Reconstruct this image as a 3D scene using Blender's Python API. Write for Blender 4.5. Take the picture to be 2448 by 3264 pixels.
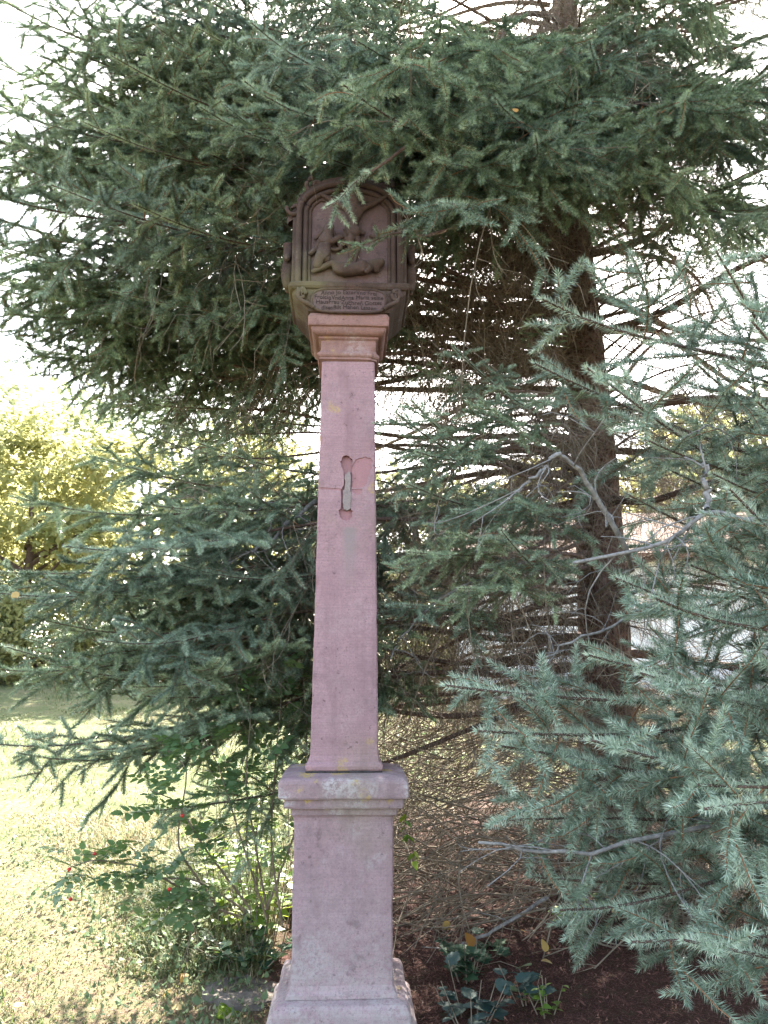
import bpy, bmesh, math, random
import numpy as np
from mathutils import Vector, Matrix, Euler

for o in list(bpy.data.objects):
    bpy.data.objects.remove(o)
SC = bpy.context.scene
COL = SC.collection
R = math.radians

# ------------------------------------------------------------------ camera
PITCH = R(11.8)
EYE = 1.45
cam_d = bpy.data.cameras.new('camera')
cam_d.sensor_fit = 'VERTICAL'
cam_d.sensor_height = 36.0
cam_d.sensor_width = 27.0
cam_d.lens = 27.0
cam_d.clip_start = 0.05
cam_d.clip_end = 1500
cam = bpy.data.objects.new('camera', cam_d)
COL.objects.link(cam)
cam.location = (0, 0, EYE)
cam.rotation_euler = (R(90) + PITCH, 0, 0)
SC.camera = cam

# ------------------------------------------------------------------ world, sun, exposure
SUN_EL, SUN_AZ = R(41), R(5)          # azimuth measured from +Y towards +X: the sun stands behind the spruce
world = bpy.data.worlds.new('World')
SC.world = world
world.use_nodes = True
wn = world.node_tree.nodes
wl = world.node_tree.links
wn.clear()
sky = wn.new('ShaderNodeTexSky')
sky.sky_type = 'NISHITA'
sky.sun_disc = False
sky.sun_elevation = SUN_EL
sky.sun_rotation = SUN_AZ
sky.air_density = 1.0
sky.dust_density = 3.0
sky.ozone_density = 1.0
bg = wn.new('ShaderNodeBackground')
bg.inputs['Strength'].default_value = 0.115
wo = wn.new('ShaderNodeOutputWorld')
hs = wn.new('ShaderNodeHueSaturation')             # thin high haze: a paler blue than the clear-air model
hs.inputs['Saturation'].default_value = 0.7
wl.new(sky.outputs[0], hs.inputs['Color'])
wl.new(hs.outputs[0], bg.inputs['Color'])
wl.new(bg.outputs[0], wo.inputs['Surface'])
sun_d = bpy.data.lights.new('sun', 'SUN')
sun_d.energy = 5.0
sun_d.angle = R(0.53)
sun_d.color = (1.0, 0.93, 0.82)
sun = bpy.data.objects.new('sun', sun_d)
COL.objects.link(sun)
sdir = Vector((math.sin(SUN_AZ) * math.cos(SUN_EL), math.cos(SUN_AZ) * math.cos(SUN_EL), math.sin(SUN_EL)))
sun.rotation_euler = sdir.to_track_quat('Z', 'Y').to_euler()
sun.location = sdir * 60
SC.view_settings.view_transform = 'Standard'
SC.view_settings.look = 'None'
SC.view_settings.exposure = 3.3
SC.view_settings.gamma = 1.0
SC.view_settings.use_curve_mapping = False
try:
    SC.cycles.max_bounces = 8
    SC.cycles.diffuse_bounces = 4
    SC.cycles.transparent_max_bounces = 8
    SC.cycles.use_adaptive_sampling = True
    SC.cycles.use_denoising = True
except Exception:
    pass

# ------------------------------------------------------------------ helpers
def P(u, v, Y):
    """the point of the place seen at photo pixel (u, v), Y metres in front of the camera"""
    cx = (u - 1224) / 2448
    cy = (1632 - v) / 2448
    dy = math.cos(PITCH) - cy * math.sin(PITCH)
    dz = math.sin(PITCH) + cy * math.cos(PITCH)
    return np.array((cx / dy * Y, Y, EYE + dz / dy * Y))

def link(o, parent=None):
    COL.objects.link(o)
    if parent is not None:
        o.parent = parent
    return o

def tag(o, label=None, cat=None, group=None, kind=None):
    if label: o['label'] = label
    if cat: o['category'] = cat
    if group: o['group'] = group
    if kind: o['kind'] = kind
    return o

def empty(name, loc, rz=0.0):
    o = bpy.data.objects.new(name, None)
    o.empty_display_size = 0.1
    o.location = loc
    o.rotation_euler = (0, 0, rz)
    return link(o)

def np_mesh(name, V, faces, mats, midx=None, smooth=False, tint=None):
    """V (n,3); faces: list of int arrays (m,3) or (m,4); midx: list of material indices, one per face array"""
    me = bpy.data.meshes.new(name)
    V = np.ascontiguousarray(V, dtype=np.float32)
    me.vertices.add(len(V))
    me.vertices.foreach_set('co', V.ravel())
    loops = np.concatenate([f.ravel() for f in faces]).astype(np.int32)
    tot = np.concatenate([np.full(len(f), f.shape[1], np.int32) for f in faces])
    start = np.concatenate(([0], np.cumsum(tot)[:-1])).astype(np.int32)
    me.loops.add(len(loops))
    me.loops.foreach_set('vertex_index', loops)
    me.polygons.add(len(tot))
    me.polygons.foreach_set('loop_start', start)
    me.polygons.foreach_set('loop_total', tot)
    if midx is not None:
        mi = np.concatenate([np.full(len(f), k, np.int32) if np.isscalar(k) else np.asarray(k, np.int32) for f, k in zip(faces, midx)])
        me.polygons.foreach_set('material_index', mi)
    if smooth:
        me.polygons.foreach_set('use_smooth', np.ones(len(tot), bool))
    me.update(calc_edges=True)
    if tint is not None:
        a = me.attributes.new('tint', 'FLOAT', 'POINT')
        a.data.foreach_set('value', np.ascontiguousarray(tint, np.float32))
    for m in mats:
        me.materials.append(m)
    return me

def mobj(name, me, parent=None, loc=None):
    o = bpy.data.objects.new(name, me)
    if loc is not None: o.location = loc
    return link(o, parent)

def bm_obj(name, bm, mat, parent=None, loc=None, smooth=False):
    me = bpy.data.meshes.new(name)
    if smooth:
        for f in bm.faces: f.smooth = True
    bm.to_mesh(me); bm.free()
    for m in (mat if isinstance(mat, (list, tuple)) else [mat]):
        me.materials.append(m)
    return mobj(name, me, parent, loc)

def unit(a):
    return a / np.maximum(np.linalg.norm(a, axis=-1, keepdims=True), 1e-9)

def tubes(paths, radii, S=4):
    """paths (N,K,3), radii (N,K) -> verts, quads"""
    paths = np.asarray(paths, float); radii = np.asarray(radii, float)
    N, K, _ = paths.shape
    T = np.gradient(paths, axis=1)
    T = unit(T)
    ref = np.where(np.abs(T[..., 2:3]) > 0.9, np.array((1., 0, 0)), np.array((0, 0, 1.)))
    A = unit(np.cross(T, ref)); B = np.cross(T, A)
    ang = np.arange(S) / S * 2 * np.pi
    ring = A[:, :, None, :] * np.cos(ang)[None, None, :, None] + B[:, :, None, :] * np.sin(ang)[None, None, :, None]
    V = paths[:, :, None, :] + ring * radii[:, :, None, None]
    idx = np.arange(N * K * S).reshape(N, K, S)
    a = idx[:, :-1, :]; b = np.roll(idx, -1, axis=2)[:, :-1, :]
    c = np.roll(idx, -1, axis=2)[:, 1:, :]; d = idx[:, 1:, :]
    return V.reshape(-1, 3), np.stack([a, b, c, d], -1).reshape(-1, 4)

class Acc:
    """collects vertex/face blocks for one mesh"""
    def __init__(s): s.V = []; s.F = []; s.M = []; s.T = []; s.n = 0
    def add(s, V, F, m=0, t=None):
        if len(V) == 0: return
        s.V.append(V); s.F.append(F + s.n); s.M.append(m)
        s.T.append(np.zeros(len(V)) if t is None else t); s.n += len(V)
    def mesh(s, name, mats, smooth=False, tint=False):
        return np_mesh(name, np.concatenate(s.V), s.F, mats, s.M, smooth, np.concatenate(s.T) if tint else None)

# ------------------------------------------------------------------ materials
def new_mat(name):
    m = bpy.data.materials.new(name); m.use_nodes = True
    nt = m.node_tree
    b = nt.nodes['Principled BSDF']
    return m, nt, b

def nd(nt, t, **kw):
    n = nt.nodes.new(t)
    for k, v in kw.items():
        if k in n.inputs.keys(): n.inputs[k].default_value = v
        else: setattr(n, k, v)
    return n

def noise(nt, vec, scale, detail=6, rough=0.6, dist=0.0):
    n = nt.nodes.new('ShaderNodeTexNoise')
    n.inputs['Scale'].default_value = scale; n.inputs['Detail'].default_value = detail
    n.inputs['Roughness'].default_value = rough; n.inputs['Distortion'].default_value = dist
    if vec is not None: nt.links.new(vec, n.inputs['Vector'])
    return n.outputs['Fac']

def ramp(nt, fac, stops):
    n = nt.nodes.new('ShaderNodeValToRGB')
    e = n.color_ramp.elements
    while len(e) < len(stops): e.new(0.5)
    for el, (p, c) in zip(e, stops):
        el.position = p; el.color = c if len(c) == 4 else (*c, 1)
    nt.links.new(fac, n.inputs[0])
    return n.outputs[0]

def mixc(nt, fac, a, b, blend='MIX'):
    n = nt.nodes.new('ShaderNodeMix'); n.data_type = 'RGBA'; n.blend_type = blend
    for sock, v in ((0, fac), (6, a), (7, b)):
        if hasattr(v, 'is_linked'): nt.links.new(v, n.inputs[sock])
        else: n.inputs[sock].default_value = v if not isinstance(v, tuple) or len(v) == 4 else (*v, 1)
    return n.outputs[2]

def mathn(nt, op, a, b=0.0, clamp=False):
    n = nt.nodes.new('ShaderNodeMath'); n.operation = op; n.use_clamp = clamp
    for k, v in ((0, a), (1, b)):
        if hasattr(v, 'is_linked'): nt.links.new(v, n.inputs[k])
        else: n.inputs[k].default_value = v
    return n.outputs[0]

def bump(nt, b, h, strength, dist):
    n = nt.nodes.new('ShaderNodeBump')
    n.inputs['Strength'].default_value = strength; n.inputs['Distance'].default_value = dist
    nt.links.new(h, n.inputs['Height']); nt.links.new(n.outputs[0], b.inputs['Normal'])

def coords(nt):
    return nt.nodes.new('ShaderNodeTexCoord').outputs['Object']

def geo_pos(nt):
    return nt.nodes.new('ShaderNodeNewGeometry').outputs['Position']

def stretch(nt, vec, s):
    n = nt.nodes.new('ShaderNodeMapping'); n.inputs['Scale'].default_value = s
    nt.links.new(vec, n.inputs['Vector']); return n.outputs[0]

def stone_mat(name, base, dark, pale, lichen_amt=0.5, grey_amt=0.4, tool=0.5, soot=0.0, gcov=0.52, ycov=0.66, stain=None):
    m, nt, b = new_mat(name)
    v = geo_pos(nt)
    big = noise(nt, v, 3.2, 5, 0.6)
    col = mixc(nt, ramp(nt, big, [(0.35, (0, 0, 0)), (0.65, (1, 1, 1))]), base, pale)
    mid = noise(nt, v, 14, 8, 0.7)
    col = mixc(nt, mathn(nt, 'MULTIPLY', ramp(nt, mid, [(0.45, (0, 0, 0)), (0.72, (1, 1, 1))]), 0.55), col, dark)
    lines = noise(nt, stretch(nt, v, (3, 3, 130)), 1.6, 4, 0.6, 0.3)
    col = mixc(nt, mathn(nt, 'MULTIPLY', ramp(nt, lines, [(0.44, (0, 0, 0)), (0.68, (1, 1, 1))]), 0.35 * tool), col, dark)
    grain = noise(nt, v, 115, 5, 0.8)
    col = mixc(nt, mathn(nt, 'MULTIPLY', ramp(nt, grain, [(0.46, (0, 0, 0)), (0.66, (1, 1, 1))]), 0.6), col, dark)
    spk = noise(nt, v, 44, 3, 0.6)
    col = mixc(nt, mathn(nt, 'MULTIPLY', ramp(nt, spk, [(0.66, (0, 0, 0)), (0.70, (1, 1, 1))]), 0.7), col, tuple(x * 0.38 for x in base))
    # pale grey lichen crust
    g1 = noise(nt, v, 5.1, 3, 0.5); g2 = noise(nt, v, 60, 5, 0.75)
    gm = mathn(nt, 'MULTIPLY', ramp(nt, g1, [(gcov, (0, 0, 0)), (gcov + 0.1, (1, 1, 1))]), ramp(nt, g2, [(0.44, (0, 0, 0)), (0.56, (1, 1, 1))]))
    col = mixc(nt, mathn(nt, 'MULTIPLY', gm, grey_amt), col, (0.42, 0.40, 0.385))
    # yellow lichen spots
    y1 = noise(nt, stretch(nt, v, (1, 1, 0.8)), 9.3, 2, 0.5); y2 = noise(nt, v, 90, 4, 0.7)
    ym = mathn(nt, 'MULTIPLY', ramp(nt, y1, [(ycov, (0, 0, 0)), (ycov + 0.06, (1, 1, 1))]), ramp(nt, y2, [(0.4, (0, 0, 0)), (0.6, (1, 1, 1))]))
    col = mixc(nt, mathn(nt, 'MULTIPLY', ym, lichen_amt), col, (0.45, 0.33, 0.05))
    st = noise(nt, stretch(nt, v, (9, 9, 0.7)), 1.5, 5, 0.7)
    col = mixc(nt, mathn(nt, 'MULTIPLY', ramp(nt, st, [(0.52, (0, 0, 0)), (0.7, (1, 1, 1))]), 0.5), col, tuple(x * 0.6 for x in base))
    bl = noise(nt, v, 7.5, 6, 0.8)
    col = mixc(nt, mathn(nt, 'MULTIPLY', ramp(nt, bl, [(0.60, (0, 0, 0)), (0.66, (1, 1, 1))]), 0.55), col, tuple(x * 0.42 for x in base))
    # green algae film
    gr = noise(nt, v, 2.3, 4, 0.6)
    col = mixc(nt, mathn(nt, 'MULTIPLY', ramp(nt, gr, [(0.55, (0, 0, 0)), (0.75, (1, 1, 1))]), 0.35 + soot * 0.4), col, (0.17, 0.16, 0.08))
    if stain:                                             # grey run-off below the clamp slot
        s3 = nt.nodes.new('ShaderNodeSeparateXYZ'); nt.links.new(v, s3.inputs[0])
        wx = mathn(nt, 'ADD', mathn(nt, 'ABSOLUTE', mathn(nt, 'SUBTRACT', s3.outputs[0], stain[0])), mathn(nt, 'MULTIPLY', mathn(nt, 'SUBTRACT', mid, 0.5), 0.03))
        mx_ = ramp(nt, mathn(nt, 'DIVIDE', wx, 0.1), [(0.12, (1, 1, 1)), (0.42, (0, 0, 0))])
        mz_ = ramp(nt, mathn(nt, 'DIVIDE', mathn(nt, 'SUBTRACT', s3.outputs[2], stain[1]), stain[2] - stain[1], True), [(0.0, (0, 0, 0)), (0.9, (1, 1, 1)), (0.97, (1, 1, 1)), (1.0, (0, 0, 0))])
        col = mixc(nt, mathn(nt, 'MULTIPLY', mathn(nt, 'MULTIPLY', mx_, mz_), 0.75), col, (0.22, 0.19, 0.18))
    # splash zone: grey crust and dark specks on the lowest half metre
    sz = nt.nodes.new('ShaderNodeSeparateXYZ'); nt.links.new(v, sz.inputs[0])
    low = ramp(nt, mathn(nt, 'ADD', sz.outputs[2], mathn(nt, 'MULTIPLY', big, 0.5)), [(0.42, (1, 1, 1)), (0.95, (0, 0, 0))])
    crust = ramp(nt, noise(nt, v, 34, 6, 0.8), [(0.40, (0, 0, 0)), (0.60, (1, 1, 1))])
    col = mixc(nt, mathn(nt, 'MULTIPLY', mathn(nt, 'MULTIPLY', low, crust), 0.6), col, (0.34, 0.32, 0.29))
    speck = ramp(nt, noise(nt, v, 75, 4, 0.75), [(0.58, (0, 0, 0)), (0.66, (1, 1, 1))])
    col = mixc(nt, mathn(nt, 'MULTIPLY', mathn(nt, 'MULTIPLY', low, speck), 0.6), col, (0.10, 0.085, 0.08))
    nt.links.new(col, b.inputs['Base Color'])
    b.inputs['Roughness'].default_value = 0.92
    b.inputs['Specular IOR Level'].default_value = 0.2
    h = mathn(nt, 'ADD', mathn(nt, 'MULTIPLY', mid, 0.6), mathn(nt, 'ADD', mathn(nt, 'MULTIPLY', grain, 0.4), mathn(nt, 'MULTIPLY', lines, 0.35 * tool)))
    bump(nt, b, h, 0.55, 0.006)
    return m

M = {}
M['stone'] = stone_mat('pink_sandstone', (0.312, 0.195, 0.205), (0.180, 0.115, 0.124), (0.355, 0.230, 0.240), 0.5, 0.10, 0.9, stain=(-0.152, 1.78, 2.08))
M['stone_low'] = stone_mat('weathered_sandstone', (0.31, 0.205, 0.215), (0.165, 0.120, 0.126), (0.36, 0.262, 0.268), 0.6, 0.45, 0.6, ycov=0.69)
M['stone_cap'] = stone_mat('lichened_sandstone', (0.29, 0.200, 0.205), (0.15, 0.115, 0.118), (0.33, 0.26, 0.255), 1.0, 0.85, 0.3, gcov=0.47, ycov=0.57)
M['stone_capital'] = stone_mat('red_sandstone', (0.255, 0.142, 0.124), (0.150, 0.088, 0.078), (0.27, 0.165, 0.142), 0.4, 0.3, 0.3, 0.0)
M['stone_head'] = stone_mat('crusted_shaded_sandstone', (0.066, 0.045, 0.037), (0.030, 0.023, 0.020), (0.100, 0.064, 0.053), 0.0, 0.10, 0.1, 0.5)  # dirt crust, its colour darkened further to carry the canopy shade
M['stone_back'] = stone_mat('purple_crusted_sandstone', (0.112, 0.074, 0.073), (0.066, 0.046, 0.046), (0.138, 0.092, 0.092), 0.0, 0.08, 0.1, 0.0)
M['fresh'] = stone_mat('fresh_broken_sandstone', (0.315, 0.170, 0.178), (0.24, 0.130, 0.138), (0.33, 0.185, 0.19), 0.0, 0.0, 0.1)
M['mortar'] = stone_mat('grey_mortar', (0.25, 0.205, 0.19), (0.14, 0.118, 0.11), (0.28, 0.235, 0.22), 0.0, 0.3, 0.2)
def flat_mat(name, c, rough=0.9, var=0.3, scale=20, spec=0.2):
    m, nt, b = new_mat(name)
    n = noise(nt, geo_pos(nt), scale, 5, 0.65)
    col = mixc(nt, ramp(nt, n, [(0.3, (0, 0, 0)), (0.7, (1, 1, 1))]), tuple(x * (1 - var) for x in c), tuple(min(1, x * (1 + var)) for x in c))
    nt.links.new(col, b.inputs['Base Color']); b.inputs['Roughness'].default_value = rough
    b.inputs['Specular IOR Level'].default_value = spec
    bump(nt, b, n, 0.3, 0.01)
    return m
M['letter'] = flat_mat('letter_shade', (0.045, 0.032, 0.03))  # dark colour stands in for the shade inside engraved strokes

def leaf_mat(name, stops, trans=0.35, rough=0.5, spec=0.4, tcol=None, hue=0.0):
    """foliage: colour from the per-face 'tint', with light passing through"""
    m, nt, b = new_mat(name)
    at = nt.nodes.new('ShaderNodeAttribute'); at.attribute_name = 'tint'
    oi = nt.nodes.new('ShaderNodeObjectInfo')
    f = mathn(nt, 'ADD', at.outputs['Fac'], mathn(nt, 'MULTIPLY', mathn(nt, 'SUBTRACT', oi.outputs['Random'], 0.5), 0.25), True)
    col = ramp(nt, f, stops)
    if hue:                                               # every bough a little greener or bluer than the next
        r2 = mathn(nt, 'FRACT', mathn(nt, 'MULTIPLY', oi.outputs['Random'], 7.31))
        col = mixc(nt, mathn(nt, 'MULTIPLY', r2, hue), col, mixc(nt, 1.0, col, (1.10, 1.03, 0.62), 'MULTIPLY'))
    nt.links.new(col, b.inputs['Base Color'])
    b.inputs['Roughness'].default_value = rough; b.inputs['Specular IOR Level'].default_value = spec
    if trans > 0:
        tr = nt.nodes.new('ShaderNodeBsdfTranslucent')
        if tcol: tc = mixc(nt, 0.6, col, tcol)
        else: tc = col
        nt.links.new(tc, tr.inputs['Color'])
        mx = nt.nodes.new('ShaderNodeMixShader'); mx.inputs[0].default_value = trans
        out = nt.nodes['Material Output']
        nt.links.new(b.outputs[0], mx.inputs[1]); nt.links.new(tr.outputs[0], mx.inputs[2])
        nt.links.new(mx.outputs[0], out.inputs['Surface'])
    return m

M['needle'] = leaf_mat('spruce_needle', [(0.0, (0.032, 0.050, 0.026)), (0.35, (0.084, 0.135, 0.081)), (0.7, (0.211, 0.303, 0.201)), (1.0, (0.400, 0.505, 0.355))], 0.2, 0.34, 0.6, hue=0.55)  # needle age tones; all needle ramps spread to paint in shade and highlights
M['needle_blue'] = leaf_mat('blue_spruce_needle', [(0.0, (0.042, 0.063, 0.040)), (0.35, (0.118, 0.174, 0.120)), (0.7, (0.293, 0.394, 0.299)), (1.0, (0.587, 0.693, 0.545))], 0.2, 0.34, 0.6, hue=0.15)
M['needle_mid'] = leaf_mat('spruce_needle_bluish', [(0.0, (0.041, 0.063, 0.038)), (0.35, (0.115, 0.173, 0.117)), (0.7, (0.282, 0.386, 0.285)), (1.0, (0.545, 0.660, 0.509))], 0.2, 0.34, 0.6, hue=0.50)
M['needle_brown'] = leaf_mat('dry_needle', [(0.0, (0.10, 0.045, 0.02)), (1.0, (0.30, 0.16, 0.06))], 0.15, 0.6, 0.3)
M['bark'] = flat_mat('spruce_bark', (0.105, 0.072, 0.058), 0.95, 0.45, 40)
M['twig'] = flat_mat('bare_twig', (0.20, 0.165, 0.122), 0.9, 0.45, 8)
M['shoot'] = flat_mat('young_shoot', (0.20, 0.105, 0.055), 0.8, 0.4, 6)
M['dead'] = flat_mat('lichen_grey_wood', (0.20, 0.195, 0.185), 0.95, 0.5, 45)
M['leaf_yellowgreen'] = leaf_mat('sunny_leaf', [(0.0, (0.11, 0.14, 0.035)), (0.5, (0.21, 0.22, 0.08)), (0.85, (0.30, 0.29, 0.12)), (1.0, (0.38, 0.30, 0.10))], 0.55, 0.55, 0.3, (0.55, 0.53, 0.24))
M['leaf_far'] = leaf_mat('distant_leaf', [(0.0, (0.07, 0.10, 0.04)), (0.5, (0.12, 0.15, 0.075)), (1.0, (0.19, 0.20, 0.11))], 0.45, 0.55, 0.3, (0.40, 0.42, 0.2))
M['leaf_rose'] = leaf_mat('rose_leaf', [(0.0, (0.070, 0.139, 0.062)), (0.5, (0.108, 0.187, 0.083)), (0.85, (0.164, 0.229, 0.119)), (1.0, (0.304, 0.290, 0.052))], 0.35, 0.4, 0.5, (0.28, 0.42, 0.07))
M['leaf_bright'] = leaf_mat('bright_leaf', [(0.0, (0.099, 0.205, 0.038)), (0.6, (0.165, 0.284, 0.045)), (1.0, (0.363, 0.394, 0.045))], 0.45, 0.5, 0.4, (0.35, 0.45, 0.04))  # yellow-green leaf, colour raised to paint in sunlight from behind
M['leaf_ivy'] = leaf_mat('ivy_leaf', [(0.0, (0.022, 0.055, 0.030)), (0.6, (0.040, 0.090, 0.050)), (1.0, (0.07, 0.13, 0.06))], 0.2, 0.6, 0.2)
M['leaf_mahonia'] = leaf_mat('mahonia_leaf', [(0.0, (0.022, 0.048, 0.040)), (1.0, (0.055, 0.095, 0.085))], 0.08, 0.6, 0.12)
M['leaf_fallen'] = leaf_mat('fallen_yellow_leaf', [(0.0, (0.336, 0.160, 0.031)), (0.5, (0.416, 0.272, 0.062)), (1.0, (0.400, 0.320, 0.166))], 0.3, 0.6, 0.3)
M['grass'] = leaf_mat('grass_blade', [(0.0, (0.064, 0.092, 0.028)), (0.45, (0.128, 0.160, 0.060)), (0.75, (0.240, 0.216, 0.112)), (1.0, (0.368, 0.296, 0.192))], 0.35, 0.55, 0.3)
M['weed'] = leaf_mat('weed_leaf', [(0.0, (0.07, 0.11, 0.05)), (0.5, (0.12, 0.17, 0.085)), (0.8, (0.20, 0.24, 0.13)), (1.0, (0.28, 0.17, 0.13))], 0.25, 0.7, 0.12)
M['litter'] = leaf_mat('needle_litter', [(0.0, (0.055, 0.026, 0.019)), (0.5, (0.15, 0.070, 0.052)), (1.0, (0.38, 0.21, 0.155))], 0.0, 0.75, 0.25)
M['hip'] = flat_mat('rose_hip', (0.45, 0.025, 0.018), 0.3, 0.2, 30, 0.5)
M['moss'] = flat_mat('moss', (0.10, 0.15, 0.015), 1.0, 0.5, 120, 0.1)
M['render_wall'] = flat_mat('white_render', (0.78, 0.76, 0.74), 0.9, 0.04, 4)
M['render_plinth'] = flat_mat('grey_plinth', (0.55, 0.55, 0.56), 0.9, 0.06, 6)
M['roof'] = flat_mat('brown_roof', (0.16, 0.085, 0.06), 0.85, 0.25, 12)
M['rock'] = flat_mat('grey_slab', (0.115, 0.10, 0.085), 0.95, 0.4, 14)
# ------------------------------------------------------------------ ground
def gz(x, y):
    x = np.asarray(x, float); y = np.asarray(y, float)
    r = 0.1 * np.clip(y - 3.0, 0, 14.5)
    r = r + 0.02 * np.clip(y - 17.5, 0, 60)
    r = r - 0.05 * np.exp(-((y - 3.0) / 1.0) ** 2) * 0
    b = 0.018 * np.sin(x * 2.3 + 1.1 * np.sin(y * 1.7)) * np.cos(y * 2.9 + 0.7) + 0.008 * np.sin(x * 7.1 + y * 3.3) + 0.006 * np.sin(y * 9.7 - x * 4.1)
    d = np.hypot(x - 1.58, y - 5.7)
    return r + b + 0.10 * np.exp(-(d / 0.8) ** 2)

def litter_mask(x, y):
    d = np.hypot(x - 1.4, (y - 4.7) * 0.9)
    w = 0.18 * np.sin(x * 5.1 + y * 2.2) + 0.12 * np.sin(y * 8.3 - x * 3)
    m = np.clip((2.55 + w - d) / 0.5, 0, 1)
    base = np.clip((1.0 - np.hypot((x + 0.15) / 0.85, (y - 3.35) / 0.72) + w * 0.9 + 0.12 * np.sin(x * 17 + 3 * np.sin(y * 13))) / 0.7, 0, 1)
    return np.maximum(m * np.clip((x + 0.75 - 0.0 * y) / 0.3, 0, 1), base)

def ground():
    def axis(lo, hi, fine_lo, fine_hi, fs):
        fine = np.arange(fine_lo, fine_hi + 1e-6, fs)
        left = fine_lo - np.cumsum(np.geomspace(fs, 40, 26)); right = fine_hi + np.cumsum(np.geomspace(fs, 40, 26))
        return np.concatenate((left[::-1][left[::-1] > lo], fine, right[right < hi]))
    xs = axis(-400, 400, -4, 4, 0.08); ys = axis(-400, 400, 1.0, 9, 0.08)
    X, Y = np.meshgrid(xs, ys)
    Z = gz(X, Y)
    V = np.stack([X, Y, Z], -1).reshape(-1, 3)
    idx = np.arange(len(V)).reshape(X.shape)
    F = np.stack([idx[:-1, :-1], idx[:-1, 1:], idx[1:, 1:], idx[1:, :-1]], -1).reshape(-1, 4)
    m, nt, b = new_mat('lawn_and_litter')
    at = nt.nodes.new('ShaderNodeAttribute'); at.attribute_name = 'tint'
    v = geo_pos(nt)
    n1 = noise(nt, v, 1.3, 5, 0.6); n2 = noise(nt, v, 18, 6, 0.7); n3 = noise(nt, v, 140, 4, 0.7)
    lawn = ramp(nt, mathn(nt, 'ADD', mathn(nt, 'MULTIPLY', n1, 0.5), mathn(nt, 'MULTIPLY', n2, 0.5)), [(0.36, (0.075, 0.10, 0.04)), (0.5, (0.135, 0.15, 0.07)), (0.64, (0.24, 0.20, 0.12))])
    lit = ramp(nt, mathn(nt, 'ADD', mathn(nt, 'MULTIPLY', n3, 0.6), mathn(nt, 'MULTIPLY', n2, 0.4)), [(0.40, (0.022, 0.012, 0.010)), (0.52, (0.060, 0.030, 0.025)), (0.64, (0.15, 0.078, 0.062))])
    sp_ = nt.nodes.new('ShaderNodeSeparateXYZ'); nt.links.new(v, sp_.inputs[0])
    near = mathn(nt, 'MULTIPLY', ramp(nt, mathn(nt, 'DIVIDE', sp_.outputs[1], 10.0), [(0.40, (1, 1, 1)), (0.56, (0, 0, 0))]), ramp(nt, n2, [(0.35, (0.15, 0.15, 0.15)), (0.65, (0.8, 0.8, 0.8))]))
    lawn = mixc(nt, near, lawn, (0.20, 0.125, 0.095))
    edge = mathn(nt, 'ADD', at.outputs['Fac'], mathn(nt, 'MULTIPLY', mathn(nt, 'SUBTRACT', n2, 0.5), 1.4), True)
    col = mixc(nt, edge, lawn, lit)
    nt.links.new(col, b.inputs['Base Color']); b.inputs['Roughness'].default_value = 1.0
    b.inputs['Specular IOR Level'].default_value = 0.1
    bump(nt, b, mathn(nt, 'ADD', n3, n2), 0.8, 0.02)
    o = mobj('ground', np_mesh('ground', V, [F], [m], smooth=True, tint=litter_mask(V[:, 0], V[:, 1])))
    o['kind'] = 'structure'
ground()

# ------------------------------------------------------------------ building behind
def box_bm(bm, lo, hi, bev=0.0):
    r = bmesh.ops.create_cube(bm, size=1.0)
    s = [hi[i] - lo[i] for i in range(3)]; c = [(hi[i] + lo[i]) / 2 for i in range(3)]
    for v in r['verts']: v.co = Vector((v.co[i] * s[i] + c[i] for i in range(3)))
    if bev > 0:
        es = list({e for v in r['verts'] for e in v.link_edges})
        bmesh.ops.bevel(bm, geom=es, offset=bev, segments=1, affect='EDGES')
def building():
    root = empty('outbuilding', (4.1, 13.2, 0.9), R(-2))
    tag(root, 'low white rendered outbuilding behind the spruce with grey plinth', 'building')
    bm = bmesh.new(); box_bm(bm, (-2.8, 0, 0.62), (2.9, 4.0, 2.45)); bm_obj('wall', bm, M['render_wall'], root)
    bm = bmesh.new(); box_bm(bm, (-2.83, -0.03, -0.3), (2.93, 4.03, 0.62)); bm_obj('plinth', bm, M['render_plinth'], root)
    bm = bmesh.new()
    pts = [(-0.35, 2.45), (-0.35, 2.53), (2.0, 3.7), (4.35, 2.53), (4.35, 2.45)]
    vs = [[bm.verts.new((x, y, z)) for y, z in pts] for x in (-3.1, 3.2)]
    for k in range(5):
        a, b2 = k, (k + 1) % 5
        bm.faces.new((vs[0][a], vs[0][b2], vs[1][b2], vs[1][a]))
    bm.faces.new(vs[0][::-1]); bm.faces.new(vs[1])
    bm_obj('roof', bm, M['roof'], root)
building()

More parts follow.
